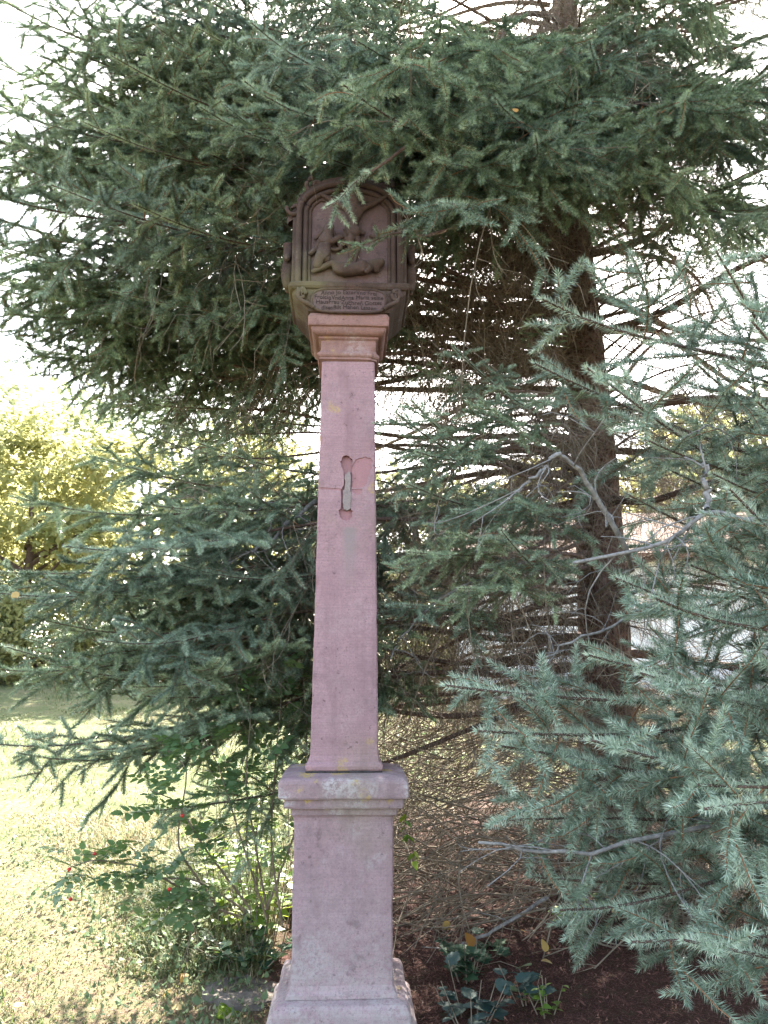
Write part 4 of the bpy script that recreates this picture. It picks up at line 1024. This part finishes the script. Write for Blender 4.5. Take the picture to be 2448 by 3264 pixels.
# --- grey lichen-covered dead limbs in the twig tangle
def dead_limb(root, org, pts, Y, r, seed, label, n=5):
    q = np.array([P(u, v, yy) for (u, v), yy in zip(pts, Y)])
    t = np.linspace(0, 1, len(q)); tt = np.linspace(0, 1, 14)
    path = np.stack([np.interp(tt, t, q[:, i]) for i in range(3)], -1)
    rg = np.random.default_rng(seed); path += rg.normal(0, 0.006, path.shape)
    A = Acc(); o = path[0].copy(); path = path - o
    V, F = tubes(path[None], np.linspace(r, r * 0.55, 14)[None], 7); A.add(V, F)
    ts = rg.uniform(0.1, 0.98, n); pp, dd = samp(path, ts)
    bp, (V, F) = twigs(pp, unit(dd * 0.7 + unit(rg.normal(size=(n, 3)))), rg.uniform(0.1, 0.4, n), rg, np.full(n, r * 0.32), rg.uniform(-.1, .4, n), K=6, S=5, wig=0.2); A.add(V, F)
    for rep in range(2):
        ii = rg.integers(1, 5, n)
        _, (V, F) = twigs(bp[np.arange(n), ii], unit(rg.normal(size=(n, 3))), rg.uniform(0.05, 0.2, n), rg, np.full(n, r * 0.16), rg.uniform(0, .4, n), K=4, S=4, wig=0.2); A.add(V, F)
    ob = mobj('dead_branch', A.mesh('dead_branch', [M['dead']], True), root, o - np.array(org)); ob['label'] = label
so = (TX, TY, TZ); bo = (BX, BY, BZ)
dead_limb(blue, bo, [(3500, 1450), (2700, 1560), (2420, 1680), (2260, 1620), (2180, 1690), (2080, 1740), (1830, 1800)], [3.85, 3.0, 2.6, 2.5, 2.5, 2.55, 2.65], 0.011, 21, 'grey lichen-covered bare branch', 9)
dead_limb(blue, bo, [(2260, 1620), (2250, 1530), (2240, 1480)], [2.5, 2.52, 2.55], 0.012, 22, 'short grey lichen-covered upright stub', 2)
dead_limb(spruce, so, [(1890, 1900), (2030, 1800), (1900, 1580), (1840, 1490), (1780, 1440)], [5.6, 3.0, 2.85, 2.8, 2.75], 0.013, 23, 'bent grey bare branch before the trunk', 6)
dead_limb(spruce, so, [(1780, 1440), (1730, 1500), (1640, 1570)], [2.75, 2.75, 2.75], 0.009, 24, 'forked grey bare branch', 5)
dead_limb(blue, bo, [(3400, 2450), (2600, 2580), (2200, 2640), (1900, 2710), (1700, 2720), (1530, 2685)], [3.8, 3.0, 2.75, 2.75, 2.85, 2.95], 0.010, 25, 'long pale grey bare branch arching low over the litter', 16)
dead_limb(blue, bo, [(2150, 1890), (1930, 2000), (1800, 2050), (1700, 2130)], [3.2, 3.1, 3.1, 3.2], 0.007, 26, 'thin grey bare branch slanting down', 9)
dead_limb(spruce, so, [(1000, 1600), (930, 1660), (860, 1720), (800, 1760)], [4.3, 4.1, 4.0, 3.9], 0.013, 27, 'pale weathered branch left of the column', 9)
dead_limb(spruce, so, [(1750, 2860), (1590, 2960), (1480, 3010), (1440, 3050)], [4.3, 4.1, 4.05, 4.0], 0.010, 28, 'sunlit dead twig lying on the litter', 6)
dead_limb(spruce, so, [(1750, 1760), (1450, 1880), (1330, 1960), (1240, 2100)], [3.9, 3.6, 3.6, 3.6], 0.007, 29, 'thin grey drooping twig', 10)
# ------------------------------------------------------------------ leaves and small plants
def leaf_mesh(name, outline, mat, fold=0.15, curl=0.1, tint=0.5, teeth=0):
    """outline: right half as (x, y) from stem (0,0) to tip; mirrored, folded on the midrib"""
    xs = np.array(outline, float)
    n = len(xs)
    mid = np.stack([np.zeros(n), xs[:, 1], -curl * xs[:, 1] ** 2], -1)
    r = np.stack([xs[:, 0], xs[:, 1], fold * xs[:, 0] - curl * xs[:, 1] ** 2], -1)
    l = r * np.array((-1, 1, 1))
    V = np.concatenate([mid, r, l])
    F = []
    for k in range(n - 1):
        F.append((k, n + k, n + k + 1, k + 1)); F.append((k, k + 1, 2 * n + k + 1, 2 * n + k))
    return V, np.array(F)
OVATE = [(0.0, 0.0), (0.22, 0.08), (0.36, 0.25), (0.38, 0.45), (0.28, 0.7), (0.13, 0.9), (0.0, 1.0)]
ROUND = [(0.0, 0.0), (0.32, -0.08), (0.50, 0.15), (0.52, 0.42), (0.40, 0.68), (0.22, 0.85), (0.0, 0.92)]
IVY = [(0.0, 0.0), (0.30, -0.14), (0.50, -0.05), (0.34, 0.20), (0.62, 0.42), (0.30, 0.50), (0.20, 0.75), (0.0, 1.0)]
HOLLY = [(0.0, 0.0), (0.16, 0.08), (0.34, 0.14), (0.28, 0.26), (0.40, 0.36), (0.31, 0.47), (0.37, 0.60), (0.24, 0.68), (0.25, 0.82), (0.11, 0.86), (0.0, 1.0)]
TOOTH = [(0.0, 0.0), (0.20, 0.06), (0.30, 0.16), (0.27, 0.24), (0.34, 0.36), (0.28, 0.44), (0.28, 0.58), (0.2, 0.66), (0.16, 0.8), (0.08, 0.86), (0.0, 1.0)]
MAPLE = [(0.0, 0.0), (0.25, -0.12), (0.5, -0.05), (0.36, 0.12), (0.72, 0.30), (0.52, 0.40), (0.62, 0.56), (0.24, 0.48), (0.30, 0.78), (0.16, 0.76), (0.0, 1.05)]
def leaf_obj_mesh(name, outline, mat, size, fold=0.15, curl=0.15, tint=0.5):
    V, F = leaf_mesh(name, outline, mat, fold, curl)
    return np_mesh(name, V * size, [F], [mat], tint=np.full(len(V), tint))
def compound_mesh(name, outline, mat, size, pairs, tint, seed):
    rg = np.random.default_rng(seed); A = Acc()
    V0, F0 = leaf_mesh(name, outline, mat, 0.2, 0.15)
    tot = size * (pairs * 0.75 + 0.6)
    def put(y, az, s):
        c, sn = math.cos(az), math.sin(az)
        Rm = np.array(((c, -sn, 0), (sn, c, 0), (0, 0, 1)))
        V = (V0 * s + np.array((0, 0.12 * s, 0))) @ Rm.T + np.array((0, y, -0.1 * y * y / tot + rg.normal(0, 0.003)))
        A.add(V, F0, 0, np.full(len(V), np.clip(tint + rg.normal(0, 0.08), 0, 1)))
    for k in range(pairs):
        y = size * (0.55 + 0.75 * k)
        for s in (-1, 1): put(y, s * rg.uniform(0.9, 1.3), size * rg.uniform(0.85, 1.1))
    put(size * (0.55 + 0.75 * (pairs - 1)) + size * 0.35, 0, size * 1.15)
    V, F = tubes(np.array([[(0, 0, 0), (0, tot * 0.5, -0.02 * tot), (0, tot, -0.08 * tot)]]), np.full((1, 3), 0.0012), 3); A.add(V, F, 0, np.full(len(V), 0.2))
    return A.mesh(name, [mat], tint=True)
def rotm(d, up=(0, 0, 1), roll=0.0):
    """matrix whose +Y points along d"""
    d = Vector(d).normalized(); u = Vector(up)
    x = d.cross(u)
    if x.length < 1e-3: x = Vector((1, 0, 0))
    x.normalize(); z = x.cross(d)
    return Matrix((x, d, z)).transposed().to_4x4() @ Matrix.Rotation(roll, 4, 'Y')
def put_leaf(name, me, parent, pos, d, s=1.0, roll=0.0):
    o = bpy.data.objects.new(name, me); link(o, parent)
    o.matrix_local = Matrix.Translation(pos) @ rotm(d, roll=roll) @ Matrix.Diagonal((s, s, s, 1))
    return o

# rose bush growing up through the low boughs left of the column
rgl = random.Random(12)
rose = empty('rose_bush', (-1.0, 4.2, float(gz(-1.0, 4.2))))
tag(rose, 'wild rose bush with red hips climbing through the low boughs left of the column', 'bush')
ROSE = [compound_mesh('leaf', TOOTH, M['leaf_rose'], s, p, t, 40 + k) for k, (s, p, t) in enumerate(((0.042, 3, 0.3), (0.036, 2, 0.5), (0.046, 2, 0.65), (0.034, 3, 0.15)))]
canes = [  # photo pixels along each cane with the distance of each point
    [(900, 2950, 4.0), (860, 2700, 4.0), (880, 2400, 4.0), (900, 2200, 3.95), (870, 2000, 3.9)], [(850, 2930, 4.0), (760, 2650, 3.9), (700, 2450, 3.8), (640, 2330, 3.7)],
    [(800, 2900, 4.0), (650, 2700, 3.8), (560, 2550, 3.6), (480, 2520, 3.5)], [(780, 2900, 4.0), (620, 2800, 3.8), (470, 2800, 3.6), (380, 2790, 3.5)],
    [(850, 2900, 4.0), (960, 2600, 4.1), (980, 2350, 4.1), (960, 2080, 4.1)], [(760, 2920, 4.0), (640, 2880, 3.7), (560, 2860, 3.6), (520, 2920, 3.55)],
    [(850, 2900, 4.0), (780, 2500, 3.9), (800, 2280, 3.9), (780, 2150, 3.9)], [(700, 2900, 4.0), (560, 2700, 3.7), (600, 2450, 3.6), (520, 2380, 3.6)], [(700, 2900, 4.0), (450, 2760, 3.6), (300, 2740, 3.5), (222, 2765, 3.45)]]
ro = np.array(rose.location)
nl = 0
for cn in canes:
    q = np.array([P(u, v, y) for u, v, y in cn]) - ro
    tt = np.linspace(0, 1, 16); t = np.linspace(0, 1, len(q))
    path = np.stack([np.interp(tt, t, q[:, i]) for i in range(3)], -1)
    path[1:-1] = (path[:-2] + path[2:] + 2 * path[1:-1]) / 4
    A = Acc(); V, F = tubes(path[None], np.linspace(0.006, 0.002, 16)[None], 5); A.add(V, F)
    mobj('stem', A.mesh('stem', [M['shoot'] if False else M['twig']], True), rose)
    for k in range(31):
        a = rgl.uniform(0.18, 1.0); pp, dd = samp(path, np.array([a]))
        az = rgl.uniform(0, 6.28)
        dv = Vector(dd[0]) * 0.4 + Vector((math.cos(az), math.sin(az) * 0.8 - 0.25, rgl.uniform(-0.35, 0.5)))
        off = Vector(dd[0]).cross(Vector((rgl.uniform(-1, 1), rgl.uniform(-1, 1), rgl.uniform(-1, 1)))) * 0.09
        put_leaf('leaf', ROSE[rgl.choice((0, 0, 1, 1, 2, 3, 3))], rose, Vector(pp[0]) + off, dv, rgl.uniform(0.8, 1.3), rgl.uniform(-0.6, 0.6)); nl += 1
def hip_mesh():
    prof = [(0.0, 0.0), (0.55, 0.12), (0.95, 0.5), (1.0, 0.9), (0.75, 1.4), (0.35, 1.7), (0.45, 1.85), (0.0, 1.8)]
    S = 10; V = []; 
    for r, z in prof:
        for j in range(S): V.append((r * math.cos(j / S * 6.283) * 0.0085, r * math.sin(j / S * 6.283) * 0.0085, -z * 0.0085))
    idx = np.arange(len(prof) * S).reshape(len(prof), S)
    F = np.stack([idx[:-1], np.roll(idx, -1, 1)[:-1], np.roll(idx, -1, 1)[1:], idx[1:]], -1).reshape(-1, 4)
    return np_mesh('rose_hip', np.array(V), [F], [M['hip']], smooth=True)
hipm = hip_mesh()
for u, v, y in ((581, 2594, 3.55), (302, 2716, 3.45), (221, 2765, 3.42), (225, 2860, 3.5), (540, 2828, 3.5)):
    mobj('rose_hip', hipm, rose, P(u, v, y) - ro)

# bright leafy plant at the left foot of the column
def leafy(name, label, cat, x, y, meshes, n, spread, h, seed, ls=1.0, lname='leaf', stems=8, smat='twig', up=0.2, tops=True):
    rg = random.Random(seed)
    root = empty(name, (x, y, float(gz(x, y)))); tag(root, label, cat)
    A = Acc(); tips = []
    for k in range(stems):
        az = rg.uniform(0, 6.28); r = spread * math.sqrt(rg.uniform(0.02, 1)); hh = h * rg.uniform(0.45, 1.0)
        s = np.linspace(0, 1, 6)
        path = np.stack([math.cos(az) * r * (0.4 + 0.6 * s), math.sin(az) * r * (0.4 + 0.6 * s), hh * s], -1)
        V, F = tubes(path[None], np.linspace(0.003, 0.0015, 6)[None], 4); A.add(V, F); tips.append(path)
    mobj('stem', A.mesh('stem', [M[smat]], True), root)
    for k in range(n):
        path = tips[k % stems]; pp, dd = samp(path, np.array([rg.uniform(0.15, 1.0)]))
        az = rg.uniform(0, 6.28)
        put_leaf(lname, meshes[rg.randrange(len(meshes))], root, Vector(pp[0]), Vector((math.cos(az), math.sin(az), rg.uniform(-0.3, 0.3) + up)), ls * rg.uniform(0.7, 1.25), rg.uniform(-0.4, 0.4))
    return root
BR = [leaf_obj_mesh('leaf', TOOTH, M['leaf_bright'], 0.06, 0.2, 0.15, t) for t in (0.2, 0.5, 0.8)] + [leaf_obj_mesh('leaf', MAPLE, M['leaf_bright'], 0.065, 0.15, 0.1, 0.6)]
IV = [leaf_obj_mesh('leaf', IVY, M['leaf_ivy'], 0.055, 0.12, 0.1, t) for t in (0.1, 0.5, 0.9)]
RO = [leaf_obj_mesh('leaf', ROUND, M['leaf_rose'], 0.06, 0.12, 0.15, t) for t in (0.0, 0.3, 0.6)]
MA = [leaf_obj_mesh('leaf', HOLLY, M['leaf_mahonia'], 0.075, 0.2, 0.12, t) for t in (0.1, 0.5, 0.9)]
def gxy(u, v, it=6):
    """where the photo pixel's ray meets the ground"""
    Y = 4.0
    for _ in range(30):
        p = P(u, v, Y); e = p[2] - float(gz(p[0], p[1])); Y += e * 1.5
        Y = max(2.0, min(Y, 25))
    return P(u, v, Y)[:2]
x, y = gxy(850, 2960); leafy('nettle_plant', 'bright yellow-green leafy plant at the left side of the plinth', 'plant', x + 0.0, y - 0.15, BR, 190, 0.27, 0.85, 31, stems=22)
x, y = gxy(730, 2900); leafy('bramble_clump', 'bright green leafy clump growing between the rose bush and the column', 'plant', x, y, BR, 120, 0.30, 0.6, 52, stems=20)
x, y = gxy(700, 2990); leafy('weed_plant', 'light green lobed-leaf weed left of the ivy', 'plant', x, y, BR[2:], 26, 0.18, 0.22, 32, stems=7)
x, y = gxy(800, 3075); leafy('ivy_plant', 'low dark round-leaved ground ivy left of the foundation', 'plant', x, y, RO + IV, 95, 0.30, 0.16, 33, stems=26, up=0.35)
x, y = gxy(930, 2960); leafy('ivy_plant', 'dark ivy clump behind the left edge of the plinth', 'plant', x, y + 0.25, RO, 60, 0.25, 0.28, 34, stems=16)
x, y = gxy(1490, 3125); leafy('ivy_plant', 'dark ivy with pointed lobes above the bluish holly-leaved plant', 'plant', x, y, IV, 60, 0.13, 0.22, 35, stems=10, up=0.3)
x, y = gxy(1500, 3250); leafy('mahonia_plant', 'bluish holly-leaved plant right of the column foot', 'plant', x, y - 0.05, MA, 42, 0.17, 0.2, 36, stems=9, up=0.25)
x, y = gxy(1680, 3200); leafy('mahonia_plant', 'small green holly-leaved plant beside the mint-like weed', 'plant', x, y, [MA[1], RO[2]], 22, 0.12, 0.14, 37, stems=6, up=0.3)
x, y = gxy(1745, 3240); leafy('weed_plant', 'fresh light green mint-like weed at the bottom edge', 'plant', x, y, BR[:2], 40, 0.10, 0.16, 38, ls=0.6, stems=6)
x, y = gxy(1580, 3045); leafy('ivy_plant', 'few flat ivy leaves on the brown litter under the dead twigs', 'plant', x, y, IV, 14, 0.14, 0.05, 39, stems=5)
x, y = gxy(1880, 2960); leafy('ivy_plant', 'bright ivy leaves under the low blue-green boughs', 'plant', x, y, BR, 24, 0.22, 0.2, 40, stems=7)
# creeper hanging at the right edge of the plinth
hop = empty('creeper', P(1290, 2900, 3.75)); tag(hop, 'thin creeper with toothed leaves beside the right edge of the plinth', 'plant')
q = np.array([P(u, v, 3.75) for u, v in ((1290, 2900), (1320, 2790), (1318, 2700), (1290, 2640), (1300, 2560))]) - np.array(hop.location)
A = Acc(); V, F = tubes(q[None], np.full((1, 5), 0.0025), 4); A.add(V, F); mobj('stem', A.mesh('stem', [M['twig']]), hop)
for k in range(16):
    pp, dd = samp(q, np.array([rgl.uniform(0.1, 1)])); az = rgl.uniform(0, 6.28)
    put_leaf('leaf', BR[rgl.randrange(3)], hop, Vector(pp[0]), Vector((math.cos(az), -0.4, -0.6)), rgl.uniform(0.5, 0.8), rgl.uniform(-.5, .5))

# ------------------------------------------------------------------ stones and fallen leaves
x, y = gxy(760, 3170)
def lump(name, loc, sx, sy, sz, seed, mat, mat2=None):
    bm = bmesh.new(); bmesh.ops.create_icosphere(bm, subdivisions=4, radius=1)
    for v in bm.verts:
        n = wob(v.co, 1.4, seed) * 0.35 + wob(v.co, 4, seed) * 0.14 + wob(v.co, 11, seed) * 0.07
        v.co = Vector((v.co.x * sx, v.co.y * sy, v.co.z * sz)) * (1 + n)
    return bm_obj(name, bm, mat, None, loc, True)
def slab_stone(loc, seed):
    rs = random.Random(seed); n = 11
    bm = bmesh.new(); outl = []
    for k in range(n):
        a = k / n * 6.283 + rs.uniform(-0.12, 0.12); r = rs.uniform(0.85, 1.1)
        outl.append((0.20 * r * math.cos(a), 0.15 * r * math.sin(a)))
    top = [bm.verts.new((x_, y_, 0.0)) for x_, y_ in outl]; bot = [bm.verts.new((x_ * 1.05, y_ * 1.05, -0.12)) for x_, y_ in outl]
    for k in range(n): bm.faces.new((bot[k], bot[(k + 1) % n], top[(k + 1) % n], top[k]))
    bm.faces.new(top)
    bmesh.ops.recalc_face_normals(bm, faces=bm.faces)
    bmesh.ops.triangulate(bm, faces=bm.faces)
    bmesh.ops.subdivide_edges(bm, edges=bm.edges, cuts=4, use_grid_fill=True)
    for v in bm.verts:
        v.co += Vector((0.008 * wob(v.co, 22, 1), 0.008 * wob(v.co, 22, 4), 0.014 * wob(v.co, 11, seed) + 0.006 * wob(v.co, 40, seed + 3) - 0.05 * v.co.x))
    return bm_obj('stone_slab', bm, M['rock'], None, loc)
st = slab_stone((x + 0.03, y + 0.02, float(gz(x, y)) + 0.012), 3)
tag(st, 'flat grey stone half sunk in the litter left of the column foot', 'stone')
x, y = gxy(740, 3215)
ms_ = lump('moss_cushion', (x - 0.02, y, float(gz(x, y)) - 0.004), 0.05, 0.075, 0.022, 8, M['moss'])
tag(ms_, 'bright green moss cushion on the edge of the flat stone', 'moss')
FL = [leaf_obj_mesh('fallen_leaf', OVATE, M['leaf_fallen'], 0.062, 0.25, 0.35, t) for t in (0.1, 0.5, 0.9)] + [leaf_obj_mesh('fallen_leaf', ROUND, M['leaf_fallen'], 0.055, 0.2, 0.3, 0.7)]
spots = [(1510, 3045, 'tall pale yellow leaf standing up in the brown litter', 1.5, 1), (1740, 3060, 'cream leaf in the sun patch on the litter, the upper of two', 1.2, 1), (1725, 3090, 'cream leaf in the sun patch on the litter, the lower of two', 1.1, 0), (1425, 2985, 'brownish leaf leaning among dead twigs right of the plinth', 1.0, 1),
         (590, 3130, 'orange-yellow leaf on the grass below the weeds', 1.1, 0), (545, 3190, 'curled orange leaf beside the purple shadowed grass', 1.0, 0), (550, 3240, 'pale yellow leaf at the bottom edge of the grass', 1.0, 0), (50, 3240, 'pale yellow leaf in the bottom left corner', 1.0, 0),
         (270, 2895, 'small yellow leaf on the lawn under the rose hips', 0.8, 0), (250, 2862, 'yellow leaf beside the lowest red hip', 0.9, 0), (348, 2915, 'pale yellow leaf lying right of the small yellow one', 0.7, 0), (445, 2935, 'yellowish leaf at the edge of the weeds', 0.8, 0), (690, 3070, 'pale leaf leaning in the ground ivy', 1.0, 1), (800, 3085, 'cream leaf among the dark ground ivy', 0.9, 1),
         (700, 3000, 'yellow leaf under the lobed-leaf weed', 0.8, 0), (160, 2995, 'red-brown leaf on the grass at left', 0.7, 0), (1660, 2990, 'yellow leaf on the litter behind the ivy', 0.8, 0), (1960, 2935, 'yellow leaf caught at the foot of the blue-green boughs', 0.9, 1)]
for k, (u, v, lb, s, stand) in enumerate(spots):
    x, y = gxy(u, v); z = float(gz(x, y))
    o = mobj('fallen_leaf', FL[k % 4], None, (x, y, z + 0.035)); s *= 0.75; o.scale = (s, s, s)
    o.rotation_euler = (R(75) if stand else R(rgl.uniform(-20, 25)), R(rgl.uniform(-25, 25)), rgl.uniform(-0.6, 0.6) if stand else rgl.uniform(0, 6.28))
    tag(o, lb, 'leaf', 'fallen leaves on the ground')
for u, v, y, lb, s in ((48, 1905, 3.3, 'round yellow leaf caught on a spruce tip at the left edge', 0.6), (1647, 358, 2.75, 'small orange leaf caught in the boughs right of the carved head', 0.55)):
    o = mobj('caught_leaf', FL[3] if s == 0.6 else FL[0], None, P(u, v, y)); o.scale = (s, s, s); o.rotation_euler = (R(80), R(rgl.uniform(-30, 30)), 0.2)
    tag(o, lb, 'leaf', 'leaves caught in the boughs')

# ------------------------------------------------------------------ grass, weeds and needle litter
rgn = np.random.default_rng(4)
def rand_ground(n, x0, x1, y0, y1, pw=1.0):
    y = y0 + (y1 - y0) * rgn.uniform(0, 1, n) ** pw; x = rgn.uniform(x0, x1, n)
    return x, y
def blades(n, x0, x1, y0, y1, h, w, pw, dry):
    x, y = rand_ground(n, x0, x1, y0, y1, pw)
    k = litter_mask(x, y) < rgn.uniform(0.05, 0.75, n); x, y = x[k], y[k]; n = len(x)
    z = gz(x, y); p = np.stack([x, y, z], -1)
    hh = h * rgn.uniform(0.4, 1.3, n) * (0.7 + 0.5 * np.sin(x * 3.1 + y * 2.3))
    az = rgn.uniform(0, 6.28, n); ln = rgn.uniform(0.1, 0.9, n)
    d = np.stack([np.cos(az) * ln, np.sin(az) * ln, np.ones(n)], -1); d = unit(d)
    s = np.stack([-np.sin(az), np.cos(az), np.zeros(n)], -1) * (w * 0.5)
    mid = p + d * (hh * 0.55)[:, None]; tip = p + unit(d + np.stack([np.cos(az), np.sin(az), -0.5 * np.ones(n)], -1) * 0.35) * hh[:, None]
    V = np.stack([p - s, p + s, mid + s * 0.8, mid - s * 0.8, tip], 1).reshape(-1, 3)
    i = np.arange(n)[:, None] * 5
    Q = i + np.array([[0, 1, 2, 3]]); T = i + np.array([[3, 2, 4]])
    t = np.clip(rgn.beta(2, 2.6, n) + dry + 0.22 * np.sin(x * 1.7 + 1.3 * np.sin(y * 1.9)), 0, 1)
    return V, Q, T, np.repeat(t, 5)
A = Acc()
for args in ((40000, -3.2, 0.1, 3.0, 6.5, 0.05, 0.0052, 0.9, 0.20), (5000, -3.0, 0.0, 3.3, 6.0, 0.10, 0.006, 1.0, 0.12), (26000, -6.5, 1.5, 6.0, 12.0, 0.06, 0.008, 0.9, 0.0), (9000, 1.0, 5.0, 6.5, 12.0, 0.06, 0.009, 0.9, 0.0), (9000, -1.3, 0.1, 3.9, 5.6, 0.14, 0.006, 1.0, 0.05), (14000, -10, 5, 11, 17.3, 0.07, 0.014, 1.0, 0.0)):
    V, Q, T, t = blades(*args); A.add(V, Q, 0, t); A.F.append(T + A.n - len(V)); A.M.append(0)
# (triangle tips share the blades' vertices)
o = mobj('grass', np_mesh('grass', np.concatenate(A.V), A.F, [M['grass']], A.M, tint=np.concatenate(A.T)))
tag(o, 'short half-dry grass of the lawn left of the column', 'grass', kind='stuff')
def scatter_leaves(n, x0, x1, y0, y1, size, outline, hmax):
    x, y = rand_ground(n, x0, x1, y0, y1)
    k = (litter_mask(x, y) < rgn.uniform(0.1, 0.9, n)) & (np.sin(x * 4.1 + 2 * np.sin(y * 3)) + rgn.normal(0, .6, n) > -0.2); x, y = x[k], y[k]; n = len(x)
    V0, F0 = leaf_mesh('w', outline, None, 0.2, 0.3)
    s = size * rgn.uniform(0.5, 1.3, n); az = rgn.uniform(0, 6.28, n); el = rgn.uniform(-0.2, 0.9, n)
    d = np.stack([np.cos(az) * np.cos(el), np.sin(az) * np.cos(el), np.sin(el)], -1); sd = np.stack([-np.sin(az), np.cos(az), np.zeros(n)], -1); nn = np.cross(sd, d)
    p = np.stack([x, y, gz(x, y) + rgn.uniform(0.005, hmax, n)], -1)
    V = p[:, None] + s[:, None, None] * (V0[None, :, 0:1] * sd[:, None] + V0[None, :, 1:2] * d[:, None] + V0[None, :, 2:3] * nn[:, None])
    F = (np.arange(n)[:, None, None] * len(V0) + F0[None]).reshape(-1, 4)
    return V.reshape(-1, 3), F, np.repeat(np.clip(rgn.beta(2, 2.2, n), 0, 1), len(V0))
A = Acc()
DIA = [(0.0, 0.0), (0.34, 0.35), (0.0, 1.0)]
for args in ((6500, -3.0, 0.0, 3.3, 6.0, 0.026, DIA, 0.04), (1500, -3.0, 0.0, 3.3, 5.0, 0.032, [(0, 0), (0.3, 0.1), (0.38, 0.5), (0, 1)], 0.06), (1800, -1.1, 0.0, 3.9, 5.5, 0.035, DIA, 0.18), (5000, -1.5, 4.5, 6.0, 10.0, 0.07, DIA, 0.3)):
    V, F, t = scatter_leaves(*args); A.add(V, F, 0, t)
tag(mobj('weeds', A.mesh('weeds', [M['weed']], tint=True)), 'small weeds and clover leaves growing through the lawn', 'weeds', kind='stuff')
n = 90000
x = rgn.uniform(-1.3, 3.6, n); y = rgn.uniform(2.6, 7.0, n)
k = litter_mask(x, y) > rgn.uniform(0.1, 0.9, n); x, y = x[k], y[k]; n = len(x)
az = rgn.uniform(0, 6.28, n); el = rgn.normal(0, 0.3, n); l = rgn.uniform(0.008, 0.022, n)
p = np.stack([x, y, gz(x, y) + rgn.uniform(0.002, 0.016, n)], -1)
d = np.stack([np.cos(az) * np.cos(el), np.sin(az) * np.cos(el), np.sin(el)], -1) * l[:, None]; s = np.stack([-np.sin(az), np.cos(az), np.zeros(n)], -1) * 0.0016
V = np.stack([p - d, p + s, p + d], 1).reshape(-1, 3)
tl_ = np.repeat(rgn.beta(2, 2, n), 3)
# scraps of bark, scales and leaf lying among the needles
n2 = 12000
x2 = rgn.uniform(-1.3, 3.2, n2); y2 = rgn.uniform(3.0, 6.5, n2); k2 = litter_mask(x2, y2) > rgn.uniform(0.1, 0.9, n2); x2, y2 = x2[k2], y2[k2]; n2 = len(x2)
a2 = rgn.uniform(0, 6.28, n2); l2_ = rgn.uniform(0.006, 0.02, n2)[:, None]
p2 = np.stack([x2, y2, gz(x2, y2) + rgn.uniform(0.003, 0.02, n2)], -1)
d2_ = np.stack([np.cos(a2), np.sin(a2), rgn.normal(0, .45, n2)], -1) * l2_; s2_ = np.stack([-np.sin(a2), np.cos(a2), rgn.normal(0, .6, n2)], -1) * l2_ * rgn.uniform(0.15, 0.5, n2)[:, None]
V2 = np.stack([p2 - d2_, p2 + s2_, p2 + d2_], 1).reshape(-1, 3)
V = np.concatenate([V, V2]); tl_ = np.concatenate([tl_, np.repeat(rgn.beta(1.5, 2, n2), 3)]); n += n2
tag(mobj('needle_litter', np_mesh('needle_litter', V, [np.arange(n * 3).reshape(-1, 3)], [M['litter']], tint=tl_)), 'red-brown fallen spruce needles under the trees', 'needles', kind='stuff')
# dead twigs heaped under the spruce, too many and too thin to count
n = 1300
x = rgn.uniform(0.12, 2.6, n); y = rgn.uniform(4.15, 6.4, n); z = gz(x, y) + (0.25 + 0.7 * np.clip((y - 4.1) / 0.8, 0, 1)) * rgn.uniform(0, 1, n) ** 1.1
az = rgn.normal(math.pi * 0.97, 0.7, n); el = rgn.normal(-0.05, 0.35, n)
d = np.stack([np.cos(az) * np.cos(el), np.sin(az) * np.cos(el), np.sin(el)], -1)
A = Acc()
st_ = np.stack([x, y, z], -1)
bp, (V, F) = twigs(st_, d, rgn.uniform(0.3, 1.0, n), rgn, rgn.uniform(0.0025, 0.0065, n), rgn.uniform(-0.3, 0.6, n), K=7, S=4, wig=0.14); A.add(V, F)
for rep in range(3):
    ii = rgn.integers(1, 6, n)
    _, (V, F) = twigs(bp[np.arange(n), ii], unit(d + 1.0 * unit(rgn.normal(size=(n, 3)))), rgn.uniform(0.1, 0.4, n), rgn, np.full(n, 0.0019), rgn.uniform(-.2, .4, n), K=5, S=3, wig=0.15); A.add(V, F)
tag(mobj('dead_twigs', A.mesh('dead_twigs', [M['twig']])), 'tangle of dry dead twigs under the spruce right of the column', 'twigs', kind='stuff')
